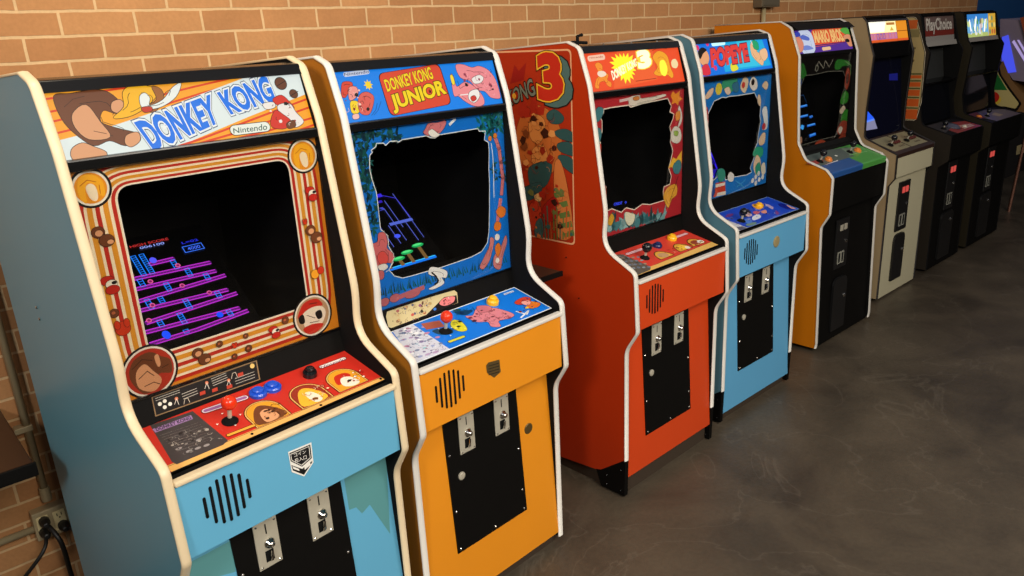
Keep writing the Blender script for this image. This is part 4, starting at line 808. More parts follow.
mb = MB(); mb.lathe((.335, .0405, .800), (0, -1, 0), [(.026, -.001), (.026, .002), (.021, .004), (.0005, .005)], mat('worn_badge', (176, 160, 116), rough=.4, metal=.3), n=20); mb.build('coin_badge', FD.o)

# ================================================================= cabinet E: orange sides, black front, two player
def coin_module(F, parent, x0, x1, z0, z1, y, lit=None):      # black upper coin door with two slots and a return flap; y = board face
    cx = (x0 + x1) / 2; w = x1 - x0; h = z1 - z0
    mb = MB(); mb.box((x0, y - .010, z0), (x1, y + .002, z1), mat('door_black', (20, 20, 21), rough=.4), bev=.004); d = mb.build('coin_door', parent)
    for k in (0, 1): mb = MB(); mb.box((x0 + w * (.24 + .32 * k), y - .014, z0 + h * .77), (x0 + w * (.46 + .32 * k), y - .009, z0 + h * .89), lit or STEEL, bev=.002); mb.build('coin_slot', d)
    pr = mat('pale_return_frame', (150, 150, 138), rough=.4)
    for k in (0, 1):
        mb = MB(); a = x0 + w * (.20 + .27 * k); b = a + w * .23; c = z0 + h * .10; e = z0 + h * .34; g = w * .045
        mb.add([(a, y - .013, c), (b, y - .013, c), (b, y - .013, e), (a, y - .013, e), (a + g, y - .013, c + g), (b - g, y - .013, c + g), (b - g, y - .013, e - g), (a + g, y - .013, e - g)] + [(a, y - .009, c), (b, y - .009, c), (b, y - .009, e), (a, y - .009, e)],
               [(0, 1, 5, 4), (1, 2, 6, 5), (2, 3, 7, 6), (3, 0, 4, 7), (0, 8, 9, 1), (1, 9, 10, 2), (2, 10, 11, 3), (3, 11, 8, 0)], pr); mb.build('coin_return', d)
    mb = MB(); mb.lathe((x1 - w * .2, y - .010, z0 + h * .52), (0, -1, 0), [(.011, 0), (.011, .004), (.007, .006), (.0005, .0065)], CHROME, n=16); mb.build('lock', d)
    return d
def lower_door(F, parent, x0, x1, z0, z1, y, lock=(.8, .62)):
    P = rounded([(x0, z0, .01), (x1, z0, .01), (x1, z1, .05), (x0, z1, .05)], True)
    mb = MB(); n = len(P)
    mb.add([(a, y - .012, b) for a, b in P] + [(a, y + .001, b) for a, b in P], [tuple(t) for t in tessellate_polygon([[Vector((a, b, 0)) for a, b in P]])] + [(i, (i + 1) % n, n + (i + 1) % n, n + i) for i in range(n)], mat('door_black', (20, 20, 21), rough=.4))
    d = mb.build('cash_door', parent)
    mb = MB(); mb.lathe((x0 + (x1 - x0) * lock[0], y - .012, z0 + (z1 - z0) * lock[1]), (0, -1, 0), [(.012, 0), (.012, .004), (.008, .007), (.0005, .0075)], CHROME, n=16); mb.build('lock', d)
FE = Frame('arcade_cabinet', 'orange-sided arcade cabinet with black front and blue and green control panel', 'arcade cabinet', (3.43, .31, 0), .0)
WE = .67; FE.W = WE; DE = .74
EP = [(.034, .022, .0), (.03, .05, .01), (.055, .70, .05), (.013, .775, .03), (.013, .965, .025), (.05, 1.005, .03), (.165, 1.045, .06), (.212, 1.13, .06), (.225, 1.33, .1), (.238, 1.563, .05), (.292, 1.705, .04), (.35, 1.737)]
side_panels(FE, WE, EP, DE, mat('orange_laminate', (214, 124, 14), rough=.35, spec=.4, noise=.04, nscale=3), WHITE, back_prof=[(DE, .022)])
xi0, xi1 = T, WE - T
mb = MB(); mb.box((xi0, DE - .016, .03), (xi1, DE, 1.73), BLACK); mb.build('back_panel', FE.o)
mb = MB(); mb.prism([(.30, 1.700), (.35, 1.728), (DE - .016, 1.728), (DE - .016, 1.712), (.35, 1.712), (.30, 1.69)], xi0, xi1, BLACK); mb.build('top_panel', FE.o)
mb = MB(); slab(mb, xi0, xi1, (.045, .015), (.075, .78), .016, BLACK); fp = mb.build('front_panel', FE.o)
mb = MB(); slab(mb, xi0, xi1, (.026, .775), (.026, .975), .016, BLACK); mb.box((xi0, .030, .772), (xi1, .085, .782), BLACK); mb.build('control_box_front', FE.o)
Ey = lambda zz: .045 + .03 * (zz - .015) / .765
coin_module(FE, FE.o, .20, .345, .42, .70, Ey(.56)); lower_door(FE, FE.o, .185, .345, .06, .37, Ey(.2))
mb = MB(); slab(mb, xi0, xi1, (.205, 1.05), (.215, 1.075), .012, BLACK); mb.prism([(.205, 1.04), (.205, 1.06), (.25, 1.09), (.26, 1.08)], xi0, xi1, BLACKM); mb.build('panel_back_rail', FE.o)
P0 = (.020, .985); P1 = (.205, 1.052)
mb = MB(); mid = .36
gblue = mat('blue_overlay', (38, 84, 150), rough=.35); ggrn = mat('green_overlay', (78, 156, 70), rough=.35)
for a, b, m in ((xi0, mid, gblue), (mid, xi1, ggrn)):
    mb.prism(rounded([(.022, .960, 0), (.018, .990, .012), P1, (P1[0], P1[1] - .012), (.03, .965)], False) , a, b, m)
mb.build('control_panel', FE.o)
ue = Vector((P1[0] - P0[0], P1[1] - P0[1])).normalized()
A = Art(FE, (0, P0[0], P0[1]), (1, 0, 0), (0, ue.x, ue.y), 'print', base=.003); z = Z(780, 110, 5.757)
A.poly(z((120, 258), (345, 222), (390, 218), (445, 300), (430, 296), (290, 340), (180, 320)), (84, 96, 92)); A.poly(z((230, 330), (330, 290), (335, 296), (240, 336)), (206, 206, 214)); A.poly(z((150, 310), (240, 280), (250, 300), (190, 322)), (160, 60, 50)); A.disc(z((322, 266))[0], .012, (220, 220, 210), r2=.008); A.line(z((400, 262), (500, 240)), .006, (130, 190, 120)); A.poly(z((350, 225), (440, 215), (455, 240), (400, 258)), (120, 140, 120))
A.build('control_panel_overlay', FE.o)
nE = (0, -ue.y, ue.x)
def cpE(p): u = A.uv(p); return A.P(u[0], u[1], 0)
for c in ((228, 300), (400, 246)): joystick(FE, cpE(z(c)[0]), .050, blackbtn, n=nE, rb=.018)
for c in ((276, 292), (443, 240)): button(FE, cpE(z(c)[0]), orabtn, .021, n=nE, h=.012)
mb = MB(); mb.prism([(.262, 1.574), (.305, 1.70), (.310, 1.70), (.268, 1.572)], xi0, xi1, mat('marquee_acrylic', (225, 225, 215))); FE.marq = mb.build('marquee', FE.o)
mb = MB(); mb.prism([(.262, 1.692), (.30, 1.722), (.33, 1.722), (.32, 1.69), (.30, 1.69)], xi0, xi1, BLACK); mb.build('marquee_retainer', FE.o)
mb = MB(); mb.box((xi0, .250, 1.556), (xi1, .275, 1.576), BLACK, bev=.003); mb.build('marquee_retainer', FE.o)
A = Art(FE, (xi0, .262, 1.574), (1, 0, 0), (0, .043, .126), 'lit', rect=(0, 0, xi1 - xi0, .125)); z = Z(740, 10, 6.4)
bg(A, (86, 46, 150)); A.poly(z((470, 215), (455, 150), (460, 128), (660, 104), (690, 180), (660, 210), (480, 236)), (236, 92, 50)); A.line(z((470, 230), (680, 204)), .006, (70, 30, 110))
A.text('MARIO BROS.', z((482, 208), (466, 138), (645, 122), (668, 196)), (250, 196, 120), .05, outline=((.09, (206, 56, 40)),))
A.blob(z((365, 150), (392, 128), (420, 124), (452, 146), (470, 190), (482, 250), (462, 284), (430, 292), (400, 270), (380, 220)), (206, 216, 240)); A.blob(z((375, 180), (400, 160), (440, 176), (440, 196), (400, 190)), (90, 110, 200), None); A.blob(z((385, 240), (430, 226), (470, 246), (440, 256), (400, 256)), (120, 140, 215), None); A.blob(z((350, 180), (380, 175), (405, 215), (400, 262), (370, 272), (356, 235)), (226, 140, 110)); A.blob(z((345, 150), (372, 140), (385, 165), (355, 172)), (60, 70, 180))
A.blob(z((640, 125), (680, 112), (718, 160), (706, 168), (660, 148)), (90, 170, 70)); A.blob(z((660, 170), (690, 155), (722, 180), (722, 225), (700, 232), (680, 205)), (224, 150, 110)); A.blob(z((672, 190), (690, 186), (700, 200), (684, 206)), INK); A.pill(z((530, 250))[0], z((575, 244))[0], .018, (244, 200, 150))
A.build('marquee_artwork', FE.marq)
z = Z(790, 50, 5.243)
RE = (xi0, 1.07, xi1, 1.56)
HE = hole_px(FE, z((56, 190), (78, 134), (130, 128), (200, 112), (278, 110), (290, 140), (284, 200), (270, 240), (262, 300), (258, 350), (250, 400), (238, 452), (160, 470), (60, 500), (52, 440), (50, 300)), .262)
bezel(FE, HE, BLACKM, rect=RE, y=.262); A = bezel_art(FE, HE, rect=RE, y=.262, base=(22, 18, 16)); A.lay = 1
A.line2(HE + [HE[0]], .004, (120, 120, 108))
A.blob(z((48, 120), (55, 80), (70, 70), (80, 100), (85, 130), (66, 150), (55, 150)), (50, 130, 50)); A.blob(z((45, 160), (58, 150), (60, 180), (48, 190)), (30, 80, 150)); A.blob(z((235, 100), (240, 60), (262, 48), (310, 60), (308, 80), (275, 85), (262, 100)), (56, 140, 54)); A.line(z((130, 105), (150, 60), (175, 95), (185, 55), (205, 90), (225, 50)), .005, (170, 166, 150)); A.disc(z((140, 95))[0], .018, (150, 150, 136)); A.disc(z((140, 95))[0], .012, (22, 18, 16)); A.line(z((290, 60), (318, 80), (316, 130)), .006, (130, 180, 110))
A.disc(z((300, 150))[0], .030, (176, 72, 48), r2=.06); A.disc(z((300, 150))[0], .016, (60, 30, 24), r2=.03); A.blob(z((262, 270), (285, 215), (305, 230), (300, 270), (275, 285)), (60, 150, 50)); A.blob(z((258, 320), (280, 290), (290, 310), (270, 335)), (226, 206, 180)); A.blob(z((265, 360), (290, 310), (310, 330), (300, 370), (275, 380)), (60, 150, 50)); A.blob(z((245, 430), (255, 395), (275, 370), (300, 380), (295, 430), (270, 450)), (170, 70, 50)); A.blob(z((250, 420), (262, 400), (275, 410), (262, 440)), (226, 216, 200)); A.blob(z((240, 500), (262, 450), (290, 440), (292, 480), (265, 510)), (160, 66, 44))
A.poly(z((56, 540), (120, 510), (300, 480), (305, 540), (60, 580)), (120, 56, 34)); A.blob(z((130, 490), (160, 470), (185, 480), (180, 510), (145, 515)), (180, 76, 50)); A.blob(z((148, 500), (172, 495), (175, 530), (150, 535)), (206, 190, 170)); A.line(z((180, 520), (220, 508)), .014, (190, 120, 70)); A.blob(z((44, 470), (58, 455), (62, 480), (50, 495)), (210, 160, 130))
A.build('bezel_artwork', [o for o in bpy.data.objects if o.name.startswith('screen_bezel') and o.parent == FE.o][0]); glasspane(FE, rect=RE, y=.258)
def scrE(A):
    zz = Z(790, 50, 5.243); B1 = (24, 96, 200); B2 = (90, 170, 240)
    def bar(a, b, w=.012): A.line(zz(a, b), w, B1); A.line(zz((a[0], a[1] - 2), (b[0], b[1] - 2)), .004, B2)
    bar((55, 298), (88, 290)); bar((50, 352), (92, 342)); bar((92, 398), (130, 388)); bar((55, 408), (72, 400)); bar((104, 450), (132, 440), .016); bar((104, 352), (116, 348))
    A.line(zz((55, 240), (70, 236), (86, 275)), .004, (16, 50, 90)); A.disc(zz((64, 405))[0], .014, (60, 160, 230)); A.disc(zz((110, 350))[0], .008, (40, 90, 190))
crt(FE, scrE, x0=.17, x1=.46, a=(.32, 1.09), b=(.42, 1.46))
# ================================================================= cabinet F: off-white
FF = Frame('arcade_cabinet', 'off-white arcade cabinet with two black coin doors and glowing orange and white banner', 'arcade cabinet', (4.43, .38, 0), 0)
WF = .60; FF.W = WF; DF = .68
cream = mat('off_white_laminate', (196, 190, 160), rough=.5, noise=.03, nscale=6); tanl = mat('tan_laminate', (170, 152, 116), rough=.5, noise=.03, nscale=6)
FP = [(.06, .02), (.062, .75, .01), (.028, .80, .01), (.03, .945, .01), (.235, 1.035, .03), (.238, 1.20, .03), (.225, 1.52, .02), (.25, 1.59, .01), (.285, 1.715, .02), (.31, 1.742)]
side_panels(FF, WF, FP, DF, tanl, mat('dark_molding', (30, 24, 20), rough=.5), back_prof=[(DF, .02)], tw=.02, tp=.003)
xi0, xi1 = T, WF - T
mb = MB(); mb.box((xi0, DF - .016, .03), (xi1, DF, 1.735), BLACK); mb.build('back_panel', FF.o)
mb = MB(); mb.box((xi0, .29, 1.722), (xi1, DF - .016, 1.735), BLACK); mb.build('top_panel', FF.o)
mb = MB(); slab(mb, xi0, xi1, (.062, .015), (.064, .80), .016, cream); mb.build('front_panel', FF.o)
mb = MB(); slab(mb, xi0, xi1, (.032, .80), (.034, .925), .016, cream); mb.box((xi0, .036, .798), (xi1, .075, .806), cream); mb.build('control_box_front', FF.o)
coin_module(FF, FF.o, .165, .325, .43, .75, .062, lit=mat('lit_coin_slot', (226, 84, 76), emit=.7)); lower_door(FF, FF.o, .165, .325, .10, .41, .062)
P0 = (.032, .930); P1 = (.235, 1.010); ue = Vector((P1[0] - P0[0], P1[1] - P0[1])).normalized()
mb = MB(); mb.prism([(.030, .922), (.030, .945), (P1[0], P1[1] + .01), (P1[0], P1[1] - .02)], xi0, xi1, mat('dark_brown_panel', (52, 32, 26), rough=.4)); cpf = mb.build('control_panel', FF.o)
A = Art(FF, (0, .030, .945), (1, 0, 0), (0, P1[0] - .03, P1[1] + .01 - .945), 'print', rect=(xi0, .002, xi1, .215))
A.poly2([(.05, .035), (.285, .035), (.285, .20), (.05, .20)], (150, 142, 110)); A.poly2([(.30, .035), (.555, .035), (.555, .20), (.30, .20)], (150, 142, 110))
for k in range(9):
    for g in (.20, .44): A.disc2((g + (k % 3) * .028, .07 + (k // 3) * .035), .009, (60, 30, 28), n=10)
A.build('control_panel_overlay', FF.o)
nf = (0, -.37, .93)
for xx in (.12, .36): joystick(FF, (xx, .12, .984), .05, blackbtn, n=nf, rb=.018)
for xx in (.20, .23, .26, .44, .47, .50): button(FF, (xx, .13, .987), mat('dark_red_button', (90, 30, 26)), .012, n=nf)
mb = MB(); mb.prism([(.262, 1.592), (.292, 1.715), (.30, 1.715), (.27, 1.590)], xi0, xi1, mat('marquee_acrylic', (225, 225, 215))); FF.marq = mb.build('marquee', FF.o)
A = Art(FF, (xi0, .262, 1.592), (1, 0, 0), (0, .030, .123), 'lit', rect=(0, 0, xi1 - xi0, .1265)); z = Z(850, 10, 8.225)
bg(A, (250, 156, 40)); A.poly2([(0, .055), (.28, .055), (.40, .055), (.40, .1265), (0, .1265)], (255, 236, 170), kind='bright'); A.poly2([(0, .06), (.22, .06), (.26, .1265), (0, .1265)], (255, 250, 230), kind='bright'); A.poly2([(0, 0), (.40, 0), (.40, .055), (0, .055)], (236, 130, 110)); A.poly2([(0, 0), (.562, 0), (.562, .014), (0, .014)], (236, 96, 40))
random.seed(12)
for k in range(9): x_ = .02 + k * .043; A.poly2([(x_, .016), (x_ + .033, .016), (x_ + .033, .052), (x_, .052)], random.choice([(190, 120, 200), (206, 130, 190), (150, 100, 190)])); A.poly2([(x_ + .010, .022), (x_ + .022, .022), (x_ + .022, .045), (x_ + .010, .045)], (240, 150, 130))
for a, b in (((.40, 0), (.40, .1265)), ((.40, .06), (.562, .06)), ((.14, 0), (.14, .03))): A.line2([a, b], .004, (150, 70, 20))
A.poly2([(.30, .065), (.33, .09), (.36, .065)], (240, 200, 90)); A.poly2([(.26, .10), (.38, .10), (.38, .115), (.26, .115)], (200, 130, 60))
A.build('marquee_artwork', FF.marq)
mb = MB(); mb.prism([(.235, 1.50), (.25, 1.590), (.29, 1.590), (.29, 1.50)], xi0, xi1, BLACKG); mb.prism([(.27, 1.712), (.30, 1.732), (.31, 1.71)], xi0, xi1, BLACKG); mb.build('marquee_surround', FF.o)
mb = MB(); slab(mb, xi0, xi1, (.245, 1.02), (.30, 1.52), .006, mat('smoked_screen', (12, 14, 34), rough=.08)); sc = mb.build('smoked_screen', FF.o)
d_ = Vector((.055, .50)).normalized(); A = Art(FF, (0, .245, 1.02), (1, 0, 0), (0, d_.x, d_.y), 'crt', rect=(xi0, 0, xi1, .5)); z = Z(850, 70, 6.4)
A.poly(z((105, 255), (155, 310), (92, 330)), (40, 90, 236)); A.poly(z((92, 332), (155, 314), (175, 375), (88, 390)), (120, 120, 150)); A.poly(z((92, 330), (152, 310), (158, 320), (92, 342)), (90, 130, 230)); A.build('screen_image', sc)
A = Art(FF, (0, .245, 1.02), (1, 0, 0), (0, d_.x, d_.y), 'crt', rect=(xi0, 0, xi1, .5)); A.poly(z((250, 25), (305, 20), (305, 66), (250, 66)), (20, 22, 90)); A.build('blue_reflected_light', sc) if False else A.build('painted_reflection', sc)  # blue reflected light painted as a glowing patch on the screen
# ================================================================= cabinets G and H: black
bside = mat('dark_olive_laminate', (40, 34, 18), rough=.5)
def black_cab(label, x, y, W, side):
    F = Frame('arcade_cabinet', label, 'arcade cabinet', (x, y, 0), 0); F.W = W; D = 1.06 - y
    GP = [(.06, .02), (.062, .75, .01), (.0, .80, .02), (.0, .965, .02), (.20, 1.03, .04), (.225, 1.16, .04), (.20, 1.50, .02), (.235, 1.55, .01), (.285, 1.735, .02), (.31, 1.75)]
    side_panels(F, W, GP, D, side, BLACK, back_prof=[(D, .02)], tw=.02, tp=.002)
    a, b = T, W - T
    mb = MB(); mb.box((a, D - .016, .03), (b, D, 1.74), BLACK); mb.build('back_panel', F.o)
    mb = MB(); mb.box((a, .28, 1.728), (b, D - .016, 1.742), BLACK); mb.build('top_panel', F.o)
    mb = MB(); slab(mb, a, b, (.062, .015), (.064, .80), .016, BLACK); mb.build('front_panel', F.o)
    mb = MB(); slab(mb, a, b, (.004, .80), (.004, .955), .016, BLACK); mb.box((a, .008, .796), (b, .07, .806), BLACK); mb.build('control_box_front', F.o)
    mb = MB(); mb.prism([(.003, .95), (.003, .968), (.20, 1.018), (.22, 1.00)], a, b, BLACK); F.cp = mb.build('control_panel', F.o)
    mb = MB(); mb.prism([(.262, 1.565), (.290, 1.728), (.30, 1.728), (.275, 1.56)], a, b, mat('marquee_acrylic', (225, 225, 215))); F.marq = mb.build('marquee', F.o)
    mb = MB(); mb.prism([(.238, 1.535), (.250, 1.566), (.30, 1.566), (.30, 1.530)], a, b, mat('grey_ledge', (150, 146, 140), rough=.4)); mb.build('marquee_ledge', F.o)
    mb = MB(); slab(mb, a, b, (.30, 1.30), (.33, 1.51), .006, mat('dark_grey_panel', (46, 48, 48), rough=.5)); mb.build('instruction_screen', F.o)
    mb = MB(); mb.prism([(.22, 1.285), (.20, 1.30), (.30, 1.31), (.30, 1.285)], a, b, BLACKG); mb.build('screen_divider', F.o)
    mb = MB(); slab(mb, a, b, (.22, 1.02), (.27, 1.30), .006, mat('dark_screen', (10, 12, 18), rough=.1)); mb.build('game_screen', F.o)
    return F
FG = black_cab('black arcade cabinet with unlit grey lettered banner, between the off-white and the lit-banner black cabinets', 5.24, .385, .605, mat('sand_laminate', (40, 34, 26), rough=.5))
lk = mat('lit_coin_slot', (226, 84, 76), emit=.7)
coin_module(FG, FG.o, .18, .34, .42, .76, .062, lit=lk); lower_door(FG, FG.o, .16, .38, .06, .40, .062, lock=(.75, .8))
# striped side decal
A = Art(FG, (0, 0, 0), (0, -1, 0), (0, 0, 1), 'matte', base=.0004)
z = Z(850, 10, 8.225)
def sq(y0, z0, y1, z1, col): A.poly2([(-y0, z0), (-y1, z0), (-y1, z1), (-y0, z1)], col)
q = rounded([(-.60, 1.06, .02), (-.245, 1.06, .03), (-.225, 1.18), (-.235, 1.50), (-.315, 1.725, .03), (-.60, 1.725, .02)], True)
c_ = [sum(a for a, b in q) / len(q), sum(b for a, b in q) / len(q)]
A.poly2([(c_[0] + (a - c_[0]) * 1.04, c_[1] + (b - c_[1]) * 1.015) for a, b in q], (206, 196, 170)); A.poly2([(c_[0] + (a - c_[0]) * 1.02, c_[1] + (b - c_[1]) * 1.008) for a, b in q], (30, 24, 18)); A.poly2(q, (184, 164, 112)); A.rect = (-.60, 1.065, -.236, 1.72)
for k, (a, b) in enumerate(((1.065, 1.13), (1.15, 1.20), (1.22, 1.26), (1.28, 1.31), (1.335, 1.355))): sq(.236, a, .60, b, (214, 96, 36)); sq(.236, b + .004, .60, b + .014, (92, 92, 48))
sq(.30, 1.655, .60, 1.71, (206, 100, 44)); sq(.28, 1.60, .60, 1.65, (140, 128, 84))
for zz in (1.45, 1.53): A.disc2((-.30, zz), .008, (110, 96, 60), n=10)
A.build('side_artwork', FG.o)
A = Art(FG, (T, .262, 1.565), (1, 0, 0), (0, .028, .163), 'print', rect=(0, 0, .567, .165), base=.001)
bg(A, (112, 92, 88)); A.poly2([(0, .035), (.707, .035), (.707, .075), (0, .075)], (124, 44, 36)); A.poly2([(0, 0), (.707, 0), (.707, .034), (0, .034)], (150, 146, 142))
A.poly2([(0, -.01), (.055, -.01), (.055, .166), (0, .166)], (14, 12, 12)); A.text2('PlayChoice', [(.08, .05), (.08, .15), (.53, .15), (.53, .05)], (214, 206, 196), .03, outline=((.06, (70, 50, 48)),))
A.build('marquee_artwork', FG.marq)
A = Art(FG, (T, .003, .9685), (1, 0, 0), (0, .197, .05), 'print', rect=(.0, .004, .567, .2)); A.poly2([(.10, .004), (.56, .004), (.56, .12), (.3, .16), (.12, .11)], (150, 50, 40)); A.poly2([(.30, .03), (.50, .03), (.52, .07), (.34, .09)], (196, 150, 140)); A.poly2([(0, .05), (.17, .08), (.30, .19), (0, .19)], (60, 56, 58)); A.build('control_panel_overlay', FG.o)
mb = MB(); mb.lathe((.26, .10, .994), (0, -.24, .97), [(.06, 0), (.06, .004), (.04, .018), (.0005, .022)], mat('grey_dome', (70, 72, 90), rough=.3), n=24); mb.build('trackball_cover', FG.o, smooth=True)
button(FG, (.38, .055, .983), mat('white_button', (220, 216, 200)), .015, n=(0, -.24, .97)); joystick(FG, (.12, .10, .994), .04, blackbtn, n=(0, -.24, .97))
FH = black_cab('black arcade cabinet with bright blue and yellow lit banner, last black one of the row', 6.02, .385, .70, bside)
coin_module(FH, FH.o, .20, .36, .42, .76, .062, lit=lk); lower_door(FH, FH.o, .18, .40, .06, .40, .062, lock=(.7, .8))
A = Art(FH, (T, .262, 1.565), (1, 0, 0), (0, .028, .163), 'lit', rect=(0, 0, .662, .165), base=.001)
bg(A, (120, 190, 236)); A.poly2([(0, .11), (.5, .11), (.5, .165), (0, .165)], (60, 140, 220)); A.poly2([(.50, .0), (.682, 0), (.682, .165), (.50, .165)], (226, 176, 60)); A.poly2([(.0, 0), (.5, 0), (.48, .03), (.0, .03)], (190, 206, 120))
random.seed(5)
for k in range(26): A.disc2((random.uniform(.03, .48), random.uniform(.02, .12)), random.uniform(.012, .03), random.choice([(250, 250, 240), (236, 240, 250), (220, 236, 160), (90, 160, 90), (226, 226, 90), (120, 180, 230)]), n=8, r2=.022)
for k in range(8): A.disc2((.53 + (k % 3) * .05, .03 + (k // 3) * .05), .02, random.choice([(250, 220, 120), (200, 110, 60), (120, 150, 110)]), n=8)
A.poly2([(0, -.01), (.05, -.01), (.05, .166), (0, .166)], (5, 4, 4), kind='print'); A.line2([(.33, .04), (.34, .13)], .014, (190, 60, 90)); A.line2([(.20, .05), (.24, .14)], .02, (250, 252, 250), kind='bright'); A.line2([(.12, .05), (.10, .12)], .02, (250, 252, 250), kind='bright'); A.line2([(.40, .04), (.43, .12)], .02, (250, 252, 250), kind='bright')
A.build('marquee_artwork', FH.marq)
A = Art(FH, (T, .003, .9685), (1, 0, 0), (0, .197, .05), 'print', rect=(.0, .004, .662, .2)); A.poly2([(.10, .004), (.682, .004), (.682, .12), (.4, .19), (.05, .17)], (92, 84, 100)); A.poly2([(.0, .10), (.10, .08), (.22, .19), (0, .19)], (96, 40, 30)); A.poly2([(.3, .05), (.42, .06), (.40, .12), (.28, .1)], (150, 130, 110)); A.build('control_panel_overlay', FH.o)
button(FH, (.09, .12, 1.0), orabtn, .02, n=(0, -.24, .97)); joystick(FH, (.20, .10, .994), .04, blackbtn, n=(0, -.24, .97))
# ================================================================= beyond the row
FI = Frame('arcade_cabinet', 'sit-down arcade cabinet with cream side art and violet glowing hood, at right edge', 'arcade cabinet', (6.95, .45, 0), 0)
def prism_px(F, pts, x0, x1, m, name, parent=None):
    A = Art(F, (x0, 0, 0), (0, -1, 0), (0, 0, 1)); q = [(-a, b) for a, b in (A.uv(p) for p in pts)]
    mb = MB(); mb.prism(q, x0, x1, m); return mb.build(name, parent or F.o)
q = rounded([(.16, .30), (.12, .90), (.04, .965, .02), (.018, 1.02, .02), (.11, 1.131, .1), (.195, 1.245, .1), (.245, 1.40, .1), (.262, 1.60), (.62, 1.60), (.62, .03), (.30, .03)], True)
mb = MB(); mb.prism(q, 0, .02, BLACK); mb.build('side_panel', FI.o)
mb = MB(); mb.box((.02, .34, .05), (.58, .62, .95), BLACK); mb.build('body', FI.o)
A = Art(FI, (0, 0, 0), (0, -1, 0), (0, 0, 1), 'matte', base=.0006)
q2 = rounded([(-.60, .99), (-.13, .995), (-.05, .978, .02), (-.032, 1.022, .02), (-.125, 1.133, .1), (-.21, 1.25, .1), (-.258, 1.41, .1), (-.28, 1.58), (-.60, 1.58)], True)
A.poly2(q2, (200, 184, 120)); A.rect = (-.6, .91, .05, 1.57); A.poly2([(-.60, 1.125), (-.13, 1.125), (-.215, 1.25), (-.235, 1.30), (-.6, 1.30)], (26, 110, 46)); A.disc2((-.205, 1.045), .040, (224, 190, 60)); A.disc2((-.225, 1.065), .045, (200, 36, 24))
A.build('side_artwork', FI.o)
prism_px(FI, [(1000, 66), (1003, 60), (1011, 80), (1022, 93), (1040, 96), (1040, 118), (1022, 112), (1000, 110)], .03, .60, mat('tan_brown_side', (128, 92, 52), rough=.5), 'dashboard')
hood = prism_px(FI, [(1000, 19), (1019, 20), (1030, 40), (1040, 84), (1013, 80), (1008, 72), (1000, 60)], .04, .56, mat('grey_purple_panel', (138, 126, 146), rough=.35), 'hood')
prism_px(FI, [(1002, 37), (1008, 35), (1013, 58), (1016, 72), (1008, 73), (1002, 62), (1001, 50)], .032, .04, mat('violet_glow_panel', (72, 84, 236), emit=.9), 'violet_light_panel', hood)
for pts in ([(1012, 42), (1014, 40), (1026, 60), (1025, 63)], [(1017, 40), (1019, 40), (1030, 58), (1029, 61)]): prism_px(FI, pts, .034, .04, mat('pale_violet_light', (190, 170, 230), emit=.7), 'pale_light_strip', hood)
prism_px(FI, [(1020, 18), (1040, 12), (1040, 46), (1026, 40)], .0, .03, mat('orange_brown_sign', (150, 64, 24), rough=.5), 'orange_flap', hood)
prism_px(FI, [(1017, 146), (1040, 138), (1040, 148), (1016, 155)], .62, .80, mat('beige_step', (170, 156, 116), rough=.5), 'seat_edge')
for a, b, c, d in ((.60, .14, .62, .10), (.66, .16, .68, .12)): mb = MB(); mb.tube([(a, b, 0), (c, d, .82), (c + .02, d + .05, 1.0)], .011, mat('copper_leg', (150, 104, 86), rough=.35, metal=.4), n=8); mb.build('leg', FI.o)
